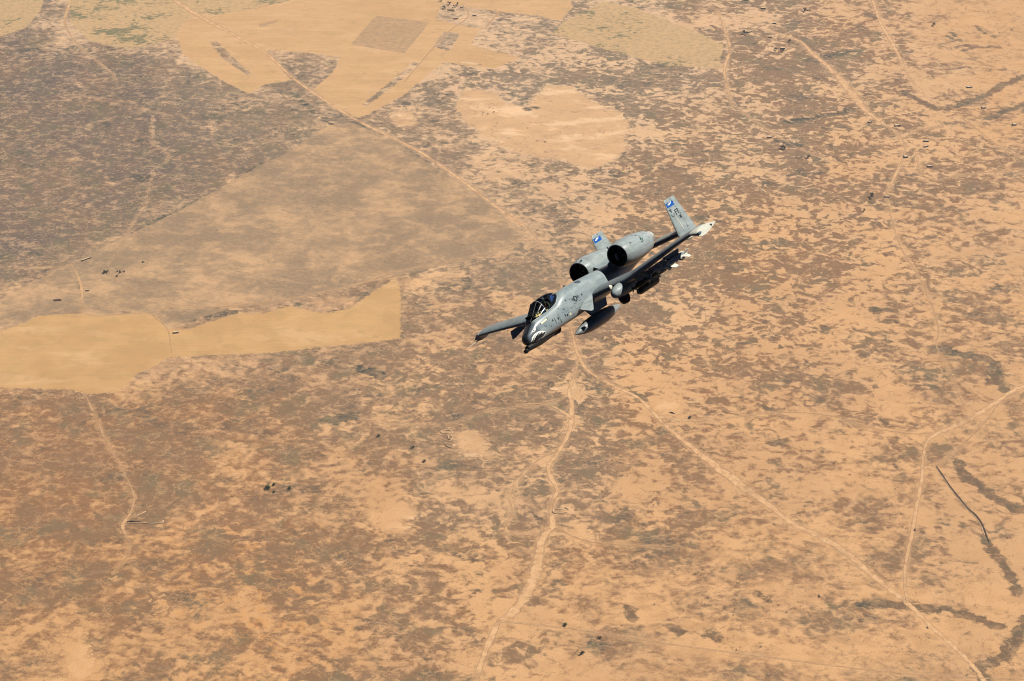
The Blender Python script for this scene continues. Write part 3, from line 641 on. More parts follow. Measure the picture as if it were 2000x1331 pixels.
# cockpit fittings
cp = MB(); cp.box((-1.75, 0, .50), (.25, .62, .30)); cp.box((-1.60, 0, .60), (.5, .5, .12)); coaming = cp.build('instrument_panel', M['tub'], jet)
cp = MB()
for k in range(26):
    s = random.uniform(1.55, 2.6); cp.box((-s, .33+random.uniform(-.06, .03), .47+random.uniform(-.02, .09)+.06*(s-1.5)), (random.uniform(.02, .10), random.uniform(.02, .06), random.uniform(.02, .08)), Matrix.Rotation(random.uniform(-.6, .6), 3, 'Y'))
cp.box((-2.05, .33, .46), (1.3, .16, .06)); cp.build('side_console', M['panel'], jet)
cp = MB(); cp.box((-1.95, 0, .82), (.03, .20, .26), Matrix.Rotation(-.5, 3, 'Y')); cp.box((-1.92, 0, .68), (.2, .16, .08)); cp.build('head_up_display', M['tub'], jet)
st_m = MB(); st_m.box((-3.52, 0, .66), (.18, .44, .85), Matrix.Rotation(.25, 3, 'Y')); st_m.box((-3.62, 0, 1.00), (.20, .30, .24)); st_m.box((-3.05, 0, .32), (.6, .44, .12))
seat = st_m.build('ejection_seat', M['tub'], jet)
st_m = MB(); st_m.box((-3.74, .0, .92), (.24, .42, .22)); st_m.box((-3.9, .12, .82), (.18, .18, .22)); st_m.box((-3.85, -.12, .86), (.2, .2, .2)); st_m.box((-3.62, .2, .82), (.16, .06, .34)); st_m.build('seat_pack', M['bluecloth'], seat)

# wings
def foil(tc, n=18, camber=.03):
    """closed aerofoil outline, leading edge first along the top"""
    xs = [.5*(1-math.cos(math.pi*i/n)) for i in range(n+1)]; yt = lambda x: 5*tc*(.2969*math.sqrt(x)-.126*x-.3516*x*x+.2843*x**3-.1036*x**4)
    cam_ = lambda x: camber*4*x*(1-x)
    return [(x, cam_(x)+yt(x)) for x in xs]+[(x, cam_(x)-yt(x)) for x in xs[::-1][1:-1]]
def loft_wing(name, secs, mat, parent, n=18, vertical=False, camber=.03):
    """sections (span, leading edge station, chord, height, thickness ratio, twist)"""
    v = []; f = []
    for (y, le, ch, z, tc, tw) in secs:
        pr = foil(tc, n, camber)
        for (a, b_) in pr:
            da = a*ch; db = b_*ch+math.tan(tw)*(a*ch)
            v.append((-(le+da), z+db, y) if vertical else (-(le+da), y, z+db))
    m_ = len(pr)
    for i in range(len(secs)-1):
        for k in range(m_): f.append((i*m_+k, i*m_+(k+1) % m_, (i+1)*m_+(k+1) % m_, (i+1)*m_+k))
    f += [tuple(range(m_)), tuple(range((len(secs)-1)*m_, len(secs)*m_))]
    return mk(name, v, f, mat, parent, True, angle=38)
for q in (1, -1):
    Z0 = -.24; secs = [(q*.3, 6.5, 3.05, Z0, .16, 0), (q*3.2, 6.5, 3.05, Z0, .16, 0), (q*3.5, 6.49, 3.03, Z0+.03, .16, 0)]
    zt_ = .58 if q > 0 else .46
    for k in range(1, 7):
        a = k/6; secs.append((q*(3.5+4.75*a), 6.49+.06*a, 3.03-.83*a, Z0+.03+(zt_-Z0-.03)*(a+.18*a*(1-a)), .16-.04*a, math.radians(1.5*a)))
    wing = loft_wing('wing', secs, M['wing'], jet)
    # drooped tip fairing
    ts = []
    for k in range(5):
        a = k/4; ts.append((q*(8.25+.42*a), 6.55+.12*a*a, 2.20+.08*a, zt_-.14*a**1.5+.02, .12+.10*a, math.radians(1.5)))
    tip = loft_wing('wing_tip', ts, M['pale'], wing, camber=.0)  # paler than the wing: bright sun on the end face put into the colour
    MB().rev([(6.66, .0), (6.68, .06), (6.78, .085), (6.92, .08), (7.1, .03)], q*8.68, zt_-.12, 14).build('navigation_light', M['midmark'], wing, True)
    mb = MB(); mb.box((-8.35, q*8.69, zt_-.08), (.10, .02, .10)); mb.box((-8.27, q*8.69, zt_-.03), (.05, .02, .06)); mb.build('tip_marking', M['mark'], wing)
    # inboard leading edge strake and yellow light
    mb = MB(); ol = [(4.85, -.45), (5.12, -.60), (5.72, -.88), (6.10, -.86), (6.62, -.30), (6.5, -.05), (5.6, -.2)]
    mb.add([(-a, q*(.70-.10*b_), b_) for a, b_ in ol]+[(-a, q*(.62-.08*b_), b_) for a, b_ in ol], [tuple(range(7)), tuple(range(7, 14))[::-1]]+[(i, (i+1) % 7, 7+(i+1) % 7, 7+i) for i in range(7)]); mb.build('strake', M['grey'], jet)
    mb = MB(); mb.tube((-6.58, q*.70, -.22), (-6.58, q*.80, -.22), .05, n=12); mb.build('yellow_light', M['yellow'], jet)
    # aileron and flap seams
    mb = MB(); mb.box((-8.72, q*2.1, -.15), (.02, 2.6, .012)); mb.build('flap_seam', M['panelline'], wing)
    # landing gear pod
    pod = MB(); pod.rev([(5.55, .0), (5.58, .10), (5.7, .20), (5.98, .30), (6.4, .37), (7.2, .38), (8.2, .33), (9.0, .20), (9.55, .04)], q*2.66, -.55, 28, sz=1.12).build('gear_pod', M['grey'], jet, True)
    wh = MB(); wh.tube((-6.45, q*2.56, -.95), (-6.45, q*2.80, -.95), .42, n=28); wh.tube((-6.45, q*2.54, -.95), (-6.45, q*2.82, -.95), .20, n=20); wh.build('main_wheel', M['tyre'], jet, True)
    MB().rev([(6.05, .0), (6.07, .03), (6.11, .042), (6.2, .045), (6.35, .02)], q*2.34, -.14, 14, sz=3).build('pod_light', M['pale'], jet, True)
    # engines
    ny, nz = q*1.50, 1.07; tl = -.035
    na = MB(); na.rev([(9.44, .605), (9.36, .64), (9.38, .68), (9.50, .725), (9.80, .785), (10.3, .825), (10.9, .82), (11.6, .78), (12.2, .71), (12.55, .655), (12.56, .63), (12.3, .6)], ny, nz, 48, tl)
    nac = na.build('engine_nacelle', M['grey'], jet, True)
    na = MB(); na.rev([(9.40, .612), (9.46, .60), (9.62, .565), (10.2, .545), (10.25, .02)], ny, nz, 40, tl); na.build('intake_duct', M['void'], nac, True)  # near-black duct: shade inside the intake is put into the colour
    fan = MB()
    for k in range(24):
        t = 2*math.pi*k/24; fan.box((-10.12, ny+.34*math.cos(t), nz+.34*math.sin(t)), (.03, .06, .42), Matrix.Rotation(math.pi/2-t, 3, 'X').transposed() @ Matrix.Rotation(.5, 3, 'Z'))
    fan.rev([(9.85, .01), (9.95, .10), (10.15, .14)], ny, nz, 16); fan.build('fan', M['black'], nac)
    na = MB(); na.rev([(12.0, .50), (12.5, .50), (12.95, .43), (13.25, .40), (13.25, .37), (12.8, .38)], ny, nz-.02, 36, tl); na.build('core_nozzle', M['metal'], nac, True)
    na = MB(); na.rev([(12.7, .22), (13.1, .18), (13.45, .02)], ny, nz, 20, tl); na.build('exhaust_cone', M['metal'], nac, True)
    na = MB()
    for s_ in (10.0, 11.25, 12.05): r = float(np.interp(s_, [9.8, 10.3, 10.9, 11.6, 12.2], [.785, .825, .82, .78, .71])); na.rev([(s_, r+.001), (s_+.006, r+.0035), (s_+.012, r+.001)], ny, nz+tl*(s_-10.2), 48, 0)
    na.build('cowl_seam', M['panelline'], nac)
    mb = MB(); mb.add([(-9.75, q*.35, .62), (-12.7, q*.30, .60), (-12.4, ny-q*.4, .92), (-9.95, ny-q*.4, .80), (-9.75, q*.35, .86), (-12.7, q*.30, .84), (-12.4, ny-q*.4, 1.35), (-9.95, ny-q*.4, 1.25)], [(0, 1, 2, 3), (7, 6, 5, 4), (0, 4, 5, 1), (1, 5, 6, 2), (2, 6, 7, 3), (3, 7, 4, 0)]); mb.build('engine_pylon', M['hull'], jet)
    mb = MB(); mb.box((-9.55, ny-q*.45, nz+.66), (.10, .03, .10)); mb.build('blade_antenna', M['mark'], nac)
    # tail
    tp_ = loft_wing('tailplane', [(q*.2, 13.9, 1.30, .38, .22, 0), (q*2.87, 13.9, 1.30, .38, .22, 0)], M['wing'], jet, camber=0)
    loft_wing('elevator', [(q*.45, 15.05, .85, .40, .16, .20), (q*2.80, 15.05, .85, .40, .16, .20)], M['grey'], jet, camber=0)  # lighter grey than the tailplane: its sunlit top is put into the colour
    FY = q*2.93
    fin = loft_wing('tail_fin', [(-.12, 14.1, 1.9, FY, .09, 0), (.2, 13.90, 2.32, FY, .105, 0), (1.3, 14.02, 1.86, FY, .10, 0), (2.3, 14.14, 1.44, FY, .095, 0), (2.46, 14.20, 1.34, FY, .08, 0), (2.56, 14.34, 1.15, FY, .05, 0)], M['grey'], jet, vertical=True, camber=0)
    mb = MB(); mb.box((-13.6, q*2.93, -.33), (0.5, .12, .12)); mb.rev([(14.3, 0), (14.4, .08), (14.9, .12), (15.6, .10), (16.1, .03)], q*2.93, -.36, 14); 
    mb = MB(); mb.rev([(14.5, 0), (14.6, .06), (15.0, .10), (15.5, .09), (15.9, .03)], q*2.93, -.12, 14); mb.build('fin_fairing', M['pale'], fin, True)
    # fin markings, on the outboard face
    def finmark(name, poly, mat, parent=fin, off=0.):
        poly = [(a-.18, min(b_+.17, 2.5)) if nm_shift else (a, b_) for a, b_ in poly]
        vs = []
        for (s, z) in poly:
            ch = np.interp(z, [.2, 1.3, 2.3, 2.46], [2.32, 1.86, 1.44, 1.34]); le = np.interp(z, [.2, 1.3, 2.3, 2.46], [13.90, 14.02, 14.14, 14.20]); x = min(max((s-le)/ch, .002), 1)
            tc_ = np.interp(z, [.2, 1.3, 2.3], [.105, .10, .095]); th = 5*tc_*(.2969*math.sqrt(x)-.126*x-.3516*x*x+.2843*x**3-.1036*x**4)*ch
            vs.append((-s, FY+q*(th+.006+off), z))
        tri = geometry.tessellate_polygon([[Vector((a, b_, 0)) for a, b_ in poly]])
        return mk(name, vs, [tuple(t) for t in tri], mat, parent, False)
    nm_shift = True
    def grid_rect(name, s0, s1, z0, z1, mat, off=0., skew=0., parent=fin):
        n_ = 8; pl = [(s0+(s1-s0)*i/n_, z0+skew*i/n_) for i in range(n_+1)]+[(s1-(s1-s0)*i/n_, z1+skew*(1-i/n_)) for i in range(n_+1)]
        vs = []; bot = pl[:n_+1]; top = pl[n_+1:][::-1]; fcs = []
        for (a, b_) in bot+top:
            ch = np.interp(b_, [.2, 1.3, 2.3, 2.46], [2.32, 1.86, 1.44, 1.34]); le = np.interp(b_, [.2, 1.3, 2.3, 2.46], [13.90, 14.02, 14.14, 14.20]); x = min(max((a-le)/ch, .002), 1)
            tc_ = np.interp(b_, [.2, 1.3, 2.3], [.105, .10, .095]); th = 5*tc_*(.2969*math.sqrt(x)-.126*x-.3516*x*x+.2843*x**3-.1036*x**4)*ch
            vs.append((-a, FY+q*(th+.004+off), b_))
        for i in range(n_): fcs.append((i, i+1, n_+2+i, n_+1+i))
        return mk(name, vs, fcs, mat, parent, False)
    # both fins are lit on their port faces; the starboard fin repeats the band there
    for face in ((q,) if q > 0 else (1, -1)):
        qq, q_ = q, q
        if face != q:  # inboard face of the starboard fin
            q = face
        bandm = grid_rect('tail_band', 14.20, 15.06, 2.05, 2.33, M['blue'], .002, .02)
        finmark('band_emblem', [(14.48, 2.03), (14.55, 2.10), (14.60, 2.06), (14.72, 2.16), (14.80, 2.11), (15.02, 2.18), (14.86, 2.06), (14.74, 2.05), (14.66, 2.0), (14.58, 2.02)], M['white'], bandm, .012)
        for k in range(3): finmark('tail_lettering', [(14.95+k*.08, 2.30), (15.0+k*.08, 2.30), (15.0+k*.08, 2.36), (14.95+k*.08, 2.36)], M['mark'], fin, .004)
        q = q_
    if q > 0:
        finmark('wing_emblem', [(14.39, 1.76), (14.45, 1.77), (14.505, 1.65), (14.57, 1.77), (14.63, 1.76), (14.51, 1.53)], M['mark'], fin, .006)
        finmark('shield', [(14.32, 1.50), (14.42, 1.38), (14.52, 1.30), (14.62, 1.36), (14.74, 1.50), (14.72, 1.42), (14.60, 1.29), (14.52, 1.24), (14.42, 1.31)], M['midmark'], fin, .006)
        for nm, pl in (('code_letter_f', [[(14.86, .93+.28), (14.93, .93+.28), (14.93, 1.66), (14.86, 1.66)], [(14.93, 1.60), (15.08, 1.60), (15.08, 1.66), (14.93, 1.66)], [(14.93, 1.42), (15.04, 1.42), (15.04, 1.48), (14.93, 1.48)]]),
                       ('code_letter_t', [[(15.13, 1.61), (15.38, 1.61), (15.38, 1.67), (15.13, 1.67)], [(15.225, 1.24), (15.285, 1.24), (15.285, 1.61), (15.225, 1.61)]])):
            vs = []; fs_ = []
            for p in pl:
                n0 = len(vs); vs += [(-(14.70+(s-14.86)*.85), FY+.098 if s < 15 else FY+.086, 1.44+(z-1.21)*.78) for s, z in p]; fs_.append((n0, n0+1, n0+2, n0+3))
            mk(nm, vs, fs_, M['mark'], fin, False)
        finmark('code_dot', [(15.42, 1.24), (15.47, 1.24), (15.47, 1.30), (15.42, 1.30)], M['mark'], fin, .006)
        for k, dg in enumerate('130'):
            s0 = 14.80+.115*k; z0 = 1.16
            segs = {'1': [(0, 0, .03, .2)], '3': [(0, .17, .1, .2), (0, .085, .1, .115), (0, 0, .1, .03), (.07, 0, .1, .2)], '0': [(0, 0, .03, .2), (.07, 0, .1, .2), (0, 0, .1, .03), (0, .17, .1, .2)]}[dg]
            vs = []; fs_ = []
            for (a, b_, c_, d_) in segs:
                n0 = len(vs); vs += [(-(s0+a), FY+.092, z0+b_), (-(s0+c_), FY+.092, z0+b_), (-(s0+c_), FY+.092, z0+d_), (-(s0+a), FY+.092, z0+d_)]; fs_.append((n0, n0+1, n0+2, n0+3))
            mk('serial_digit', vs, fs_, M['mark'], fin, False)
        finmark('formation_light', [(14.66, 1.28), (14.70, 1.29), (14.88, .36), (14.83, .34)], M['strip'], fin, .008)
        finmark('rudder_seam', [(15.13, 2.42), (15.145, 2.42), (15.50, .36), (15.485, .36)], M['mark'], fin, .004)
        finmark('rudder_seam', [(14.6, .27), (14.62, .24), (15.52, .35), (15.50, .38)], M['panelline'], fin, .003)
        finmark('rudder_mark', [(15.35, .42), (15.5, .40), (15.55, .25), (15.5, .36)], M['mark'], fin, .008)
# engine artwork reduced to plain patches
def nac_patch(name, s0, t0, pts, mat):
    ny, nz, tl = 1.5, 1.07, -.035; vs = []
    for (a, b_) in pts:
        s = s0+a; r = float(np.interp(s, [9.8, 10.3, 10.9, 11.6, 12.2], [.785, .825, .82, .78, .71]))+.008; t = t0+b_
        vs.append((-s, ny+r*math.cos(t), nz+tl*(s-10.2)+r*math.sin(t)))
    tri = geometry.tessellate_polygon([[Vector((a, b_, 0)) for a, b_ in pts]])
    return mk(name, vs, [tuple(t) for t in tri], mat, jet, False)
for (a, b_, r) in [(11.28, .38, .07), (11.18, .28, .05), (11.38, .25, .06), (11.12, .10, .05), (11.22, .04, .04), (11.33, .12, .04)]:
    nac_patch('nacelle_marking', a, b_, [(r*math.cos(t)*(1+.3*math.sin(3*t)), r*1.3*math.sin(t)) for t in np.linspace(0, 2*math.pi, 9)[:-1]], M['green'])
nac_patch('nacelle_mark', 10.1, .35, [(0, 0), (.05, .01), (.07, .16), (.01, .1)], M['mark'])
for k in range(7): nac_patch('nacelle_scratch', 10.95+.07*k, .98-.06*k+.05*math.sin(k*2), [(0, 0), (.06, .02), (.075, -.05), (.01, -.03)], M['midmark'])
# pitot boom on the starboard tip, aerials on the spine and belly
pb = MB(); pb.tube((-6.95, -8.5, .20), (-6.45, -8.5, .19), .03, .022); pb.tube((-6.45, -8.5, .19), (-5.62, -8.5, .17), .016, .008); pb.build('pitot_boom', M['finw'], jet, True)
ab = MB(); ab.plate([(5.3, .85), (5.55, 1.10), (5.75, 1.10), (5.8, .85)], .02, 'y', -.10); ab.build('blade_antenna', M['dark'], jet)
ab = MB(); ab.plate([(5.0, .50), (5.12, .66), (5.3, .66), (5.4, .50)], .03, 'y', -.55); ab.box((-5.5, -.62, .62), (.2, .16, .22)); ab.box((-5.1, -.6, .5), (.3, .1, .1)); ab.build('identification_aerial', M['mark'], jet)
ab = MB(); ab.plate([(2.2, -.72), (2.35, -.9), (2.6, -.9), (2.75, -.72)], .03, 'y', .1); ab.plate([(3.0, -.7), (3.2, -.98), (3.4, -.98), (3.6, -.7)], .2, 'y', -.12); ab.build('belly_aerial', M['black'], jet)
nw = MB(); nw.tube((-3.15, -.44, -.80), (-3.15, -.24, -.80), .26, n=22); nw.build('nose_wheel', M['tyre'], jet, True)

# ------------------------------------------------------------------ pylons (parts) and stores (things of their own)
def wing_z(y): a = max(0, (abs(y)-3.5)/4.75); return -.22+(.46 if y < 0 else .58+.22)*a*1.1-.20
def pylon(y, s0, s1, drop):
    z = wing_z(y) if abs(y) > .5 else -.76
    mb = MB(); mb.plate([(s0, z+.04), (s0+.35, z-drop), (s1-.1, z-drop), (s1+.15, z+.04)], .13, 'y', y); mb.build('pylon', M['grey'], jet); return z-drop
def store(name, label, cat, s, y, z, group=None):
    o = empty(name, AC @ Matrix.Translation((-s, y, z))); return tag(o, label, cat, group)
def finset(name, parent, s0, s1, r0, r1, mat, sweep=.2, n=4, a0=math.pi/4, th=.012):
    for k in range(n):
        a = a0+k*2*math.pi/n; d = Vector((0, math.cos(a), math.sin(a))); tn = Vector((0, -math.sin(a), math.cos(a)))*th
        pts = [Vector((-s0, 0, 0))+d*r0, Vector((-(s0+sweep), 0, 0))+d*r1, Vector((-s1, 0, 0))+d*r1, Vector((-s1, 0, 0))+d*r0]
        mk(name, [p-tn for p in pts]+[p+tn for p in pts], [(0, 1, 2, 3), (7, 6, 5, 4), (0, 4, 5, 1), (1, 5, 6, 2), (2, 6, 7, 3), (3, 7, 4, 0)], mat, parent, False)
pylon(0, 6.2, 8.4, .42)
tk = store('fuel_tank', 'long pale grey fuel tank slung under the middle of the jet', 'fuel tank', 4.35, 0, -1.60)
MB().rev([(0, 0), (.05, .035), (.35, .15), (.85, .28), (1.4, .37), (2.2, .415), (3.2, .41), (4.0, .33), (4.7, .19), (5.15, .06), (5.2, 0)], 0, 0, 40).build('tank_body', M['tank'], tk, True)
# outboard port: two slim missiles on a double rail
for y_, lab in ((5.62, 'slim grey missile on the inboard rail under the raised wing'), (6.12, 'slim grey missile on the outboard rail near the raised wing tip')):
    z_ = wing_z(5.85)-.42
    ms = store('air_missile', lab, 'missile', 6.0, y_, z_, 'slim missiles under the raised wing')
    MB().rev([(0, 0), (.04, .04), (.12, .063), (2.85, .064), (2.87, 0)], 0, 0, 18).build('missile_body', M['finw'], ms, True)
    finset('canard', ms, .35, .62, .05, .24, M['finw'], .16); finset('rear_fin', ms, 2.3, 2.85, .05, .32, M['finw'], .28)
pylon(5.87, 6.9, 8.5, .22)
mb = MB(); z_ = wing_z(5.85)-.30; mb.box((-7.5, 5.87, z_+.06), (1.9, .62, .07)); mb.box((-7.5, 5.62, z_-.02), (2.2, .08, .10)); mb.box((-7.5, 6.12, z_-.02), (2.2, .08, .10)); mb.build('missile_rail', M['grey'], jet)
pylon(4.85, 6.7, 8.4, .25)
def bomb(name, label, s, y, z, group, L=3.0, R=.14, can=True):
    o = store(name, label, 'bomb', s, y, z, group)
    MB().rev([(0, 0), (.03, .05), (.25, .07), (.55, .09), (.9, R), (L*.6, R), (L*.85, R*.7), (L, R*.55)], 0, 0, 24).build('bomb_body', M['olive'], o, True)
    if can: finset('canard', o, .28, .50, .05, .30, M['finw'], .12)
    finset('tail_fin', o, L-.75, L, .06, .36, M['finw'], .35)
    return o
bomb('guided_bomb', 'dark guided bomb with pale fins under the outer part of the raised wing', 6.0, 4.85, wing_z(4.85)-.46, 'guided bombs', 3.2)
pylon(3.75, 6.6, 8.6, .28)
bomb('guided_bomb', 'dark guided bomb with pale nose vanes beside the landing gear pod', 5.75, 3.75, wing_z(3.75)-.36, 'guided bombs', 3.0, .17)
pylon(4.3, 6.6, 7.6, .1)
tp = store('targeting_pod', 'black round nosed sensor pod hanging lowest under the raised wing', 'sensor pod', 5.6, 4.25, -1.0)
MB().rev([(0, 0), (.03, .09), (.10, .15), (.20, .185), (.45, .195), (2.1, .19), (2.3, .12), (2.35, 0)], 0, 0, 28).build('pod_body', M['black'], tp, True)
MB().rev([(-.01, 0), (-.005, .035), (.06, .04)], .05, -.05, 12).build('lens', M['finw'], tp, True)
# starboard wing
for y_ in (-3.7, -4.85): pylon(y_, 6.7, 8.4, .14)
z_ = wing_z(5.87)-.1; mb = MB(); mb.plate([(6.62, z_-.02), (6.46, -.58), (6.6, -.58), (8.3, z_-.22), (8.6, z_+.02)], .14, 'y', -5.87); mb.build('pylon', M['grey'], jet)

# ------------------------------------------------------------------ the pilot
pil = tag(empty('person', AC @ Matrix.Translation((-3.05, 0, .30))), 'pilot in a dark helmet and olive flight suit sitting under the clear canopy', 'person')
def skin_mesh(name, joints, edges, mat, parent, sub=2):
    me = bpy.data.meshes.new(name); me.from_pydata([j[0] for j in joints], edges, [])
    o = bpy.data.objects.new(name, me); COL.objects.link(o)
    md = o.modifiers.new('skin', 'SKIN'); md.use_smooth_shade = True
    for i, j in enumerate(joints): me.skin_vertices[0].data[i].radius = (j[1], j[1]*(j[2] if len(j) > 2 else 1))
    me.skin_vertices[0].data[0].use_root = True
    s_ = o.modifiers.new('sub', 'SUBSURF'); s_.levels = sub; s_.render_levels = sub
    dg = bpy.context.evaluated_depsgraph_get(); nm = bpy.data.meshes.new_from_object(o.evaluated_get(dg)); o.modifiers.clear(); o.data = nm
    nm.materials.clear(); nm.materials.append(mat); o.parent = parent; 
    for p in nm.polygons: p.use_smooth = True
    return o
J = [((-.1, 0, 0), .16), ((-.14, 0, .22), .15), ((-.17, 0, .42), .16), ((-.14, 0, .56), .06), ((-.12, 0, .66), .055),
     ((-.15, .20, .46), .07), ((-.02, .29, .22), .05), ((.25, .22, .15), .038), ((-.15, -.20, .46), .07), ((-.02, -.29, .22), .05), ((.25, -.15, .15), .038),
     ((-.02, .13, .0), .09), ((.42, .14, .08), .07), ((.75, .13, -.12), .05), ((-.02, -.13, .0), .09), ((.42, -.14, .08), .07), ((.75, -.13, -.12), .05)]
body = skin_mesh('body', J, [(0, 1), (1, 2), (2, 3), (3, 4), (2, 5), (5, 6), (6, 7), (2, 8), (8, 9), (9, 10), (0, 11), (11, 12), (12, 13), (0, 14), (14, 15), (15, 16)], M['suit'], pil)
for q, hx in ((1, .22), (-1, -.15)):
    JH = [((.25, hx, .15), .036), ((.32, hx, .155), .034)]; EH = [(0, 1)]
    for k in range(4):
        n0 = len(JH); yy = hx+(k-1.5)*.019; L_ = (.026, .030, .028, .022)[k]
        JH += [((.335, yy, .165), .010), ((.335+L_, yy, .172), .009), ((.338+L_*1.3, yy, .150), .008), ((.325+L_, yy, .132), .007)]; EH += [(1, n0), (n0, n0+1), (n0+1, n0+2), (n0+2, n0+3)]
    n0 = len(JH); JH += [((.30, hx-q*.034, .16), .010), ((.33, hx-q*.048, .165), .009), ((.352, hx-q*.04, .158), .008)]; EH += [(0, n0), (n0, n0+1), (n0+1, n0+2)]
    skin_mesh('glove', JH, EH, M['suit'], pil, 1)
def ellip(name, c, r, mat, parent, cut=None, rot=None):
    bm = bmesh.new(); bmesh.ops.create_uvsphere(bm, u_segments=24, v_segments=16, radius=1)
    for q in bm.verts:
        q.co = Vector((q.co.x*r[0], q.co.y*r[1], q.co.z*r[2]))
        if rot: q.co = rot @ q.co
        q.co += Vector(c)
    if cut:
        dl = [q for q in bm.verts if cut(q.co)]; bmesh.ops.delete(bm, geom=dl, context='VERTS')
    me = bpy.data.meshes.new(name); bm.to_mesh(me); bm.free(); me.materials.append(mat)
    for p in me.polygons: p.use_smooth = True
    o = bpy.data.objects.new(name, me); COL.objects.link(o); o.parent = parent; return o
ellip('face', (-.065, 0, .735), (.085, .072, .105), M['skin'], pil)
ellip('helmet', (-.10, 0, .76), (.135, .118, .135), M['dark'], pil)
ellip('visor', (-.075, 0, .765), (.125, .108, .075), M['black'], pil)
mk_ = MB(); mk_.rev([(-.105, .0), (-.10, .03), (-.06, .045), (0, .05)], 0, .68, 16); mk_.tube((.09, .0, .66), (.12, .06, .50), .018, n=8); mk_.build('oxygen_mask', M['tub'], pil, True)
hb = MB(); hb.box((.0, .09, .36), (.03, .05, .36), Matrix.Rotation(-.2, 3, 'Y')); hb.box((.0, -.09, .36), (.03, .05, .36), Matrix.Rotation(-.2, 3, 'Y')); hb.box((.06, 0, .25), (.10, .22, .12)); hb.build('harness', M['rust'], pil)

# ------------------------------------------------------------------ houses, trees, banks and other small things far below
MUD = paint('mud plaster', (.42, .26, .15, 1), .95, var=.18, scale=.5, spec=.05); MUDR = paint('mud roof', (.60, .43, .28, 1), .95, var=.2, scale=.4, spec=.05)
WOOD = paint('dark timber', (.03, .022, .018, 1), .9, spec=.05); LEAF = paint('dusty dark foliage', (.055, .070, .040, 1), .8, var=.5, scale=1.5, spec=.1); LEAFG = paint('green foliage', (.095, .135, .045, 1), .8, var=.4, scale=1., spec=.1)
BARK = paint('bark', (.10, .07, .045, 1), .95, spec=.05); SOIL = paint('banked soil', (.58, .38, .22, 1), 1, var=.2, scale=.2, spec=.03); DARKSOIL = paint('dark soil', (.075, .048, .035, 1), 1, var=.3, scale=.1, spec=.03); CLOTH = paint('brown tent cloth', (.10, .05, .035, 1), .9, var=.3, scale=1, spec=.05)
def at(px, py, rz=0, sc_=1): p = pxg(px, py); return Matrix.Translation((p.x, p.y, GZ)) @ Matrix.Rotation(rz, 4, 'Z') @ Matrix.Scale(sc_, 4)
def wpart(name, boxes, mat, parent):
    mb = MB(); [mb.box(c, d) for c, d in boxes]; return mb.build(name, mat, parent)
def make_house(L, W, H, annex):
    """flat roofed mud house; door and windows are set in the walls"""
    root = empty('mud_house'); t = .5
    bx = [((0, W/2-t/2, H/2), (L, t, H)), ((-L/2+t/2, 0, H/2), (t, W-2*t, H)), ((L/2-t/2, 0, H/2), (t, W-2*t, H))]
    x = -L/2   # front wall built between openings
    ops = [(-L*.28, 1.2, .9, 1.0), (0, 1.1, 0, 2.1), (L*.28, 1.2, .9, 1.0)]
    for (cx_, w_, z0, h_) in ops:
        bx.append((((x+cx_-w_/2)/2, -W/2+t/2, H/2), (cx_-w_/2-x, t, H)))
        if z0: bx.append(((cx_, -W/2+t/2, z0/2), (w_, t, z0)))
        bx.append(((cx_, -W/2+t/2, (z0+h_+H)/2), (w_, t, H-z0-h_))); x = cx_+w_/2
    bx.append((((x+L/2)/2, -W/2+t/2, H/2), (L/2-x, t, H)))
    wpart('wall', bx, MUD, root)
    rf = wpart('roof', [((0, 0, H+.1), (L+.3, W+.3, .22))], MUDR, root)
    wpart('parapet', [((0, W/2, H+.4), (L+.3, .3, .42)), ((0, -W/2, H+.4), (L+.3, .3, .42)), ((-L/2, 0, H+.4), (.3, W-.3, .42)), ((L/2, 0, H+.4), (.3, W-.3, .42))], MUD, rf)
    wpart('door', [((0, -W/2+.25, 1.05), (1.08, .1, 2.08))], WOOD, root)
    for cx_ in (-L*.28, L*.28): wpart('window', [((cx_, -W/2+.25, 1.4), (1.16, .08, .98))], WOOD, root)
    if annex: wpart('annex', [((L/2+annex/2, W*.18, H*.36), (annex, W*.6, H*.72))], MUD, root)
    return root
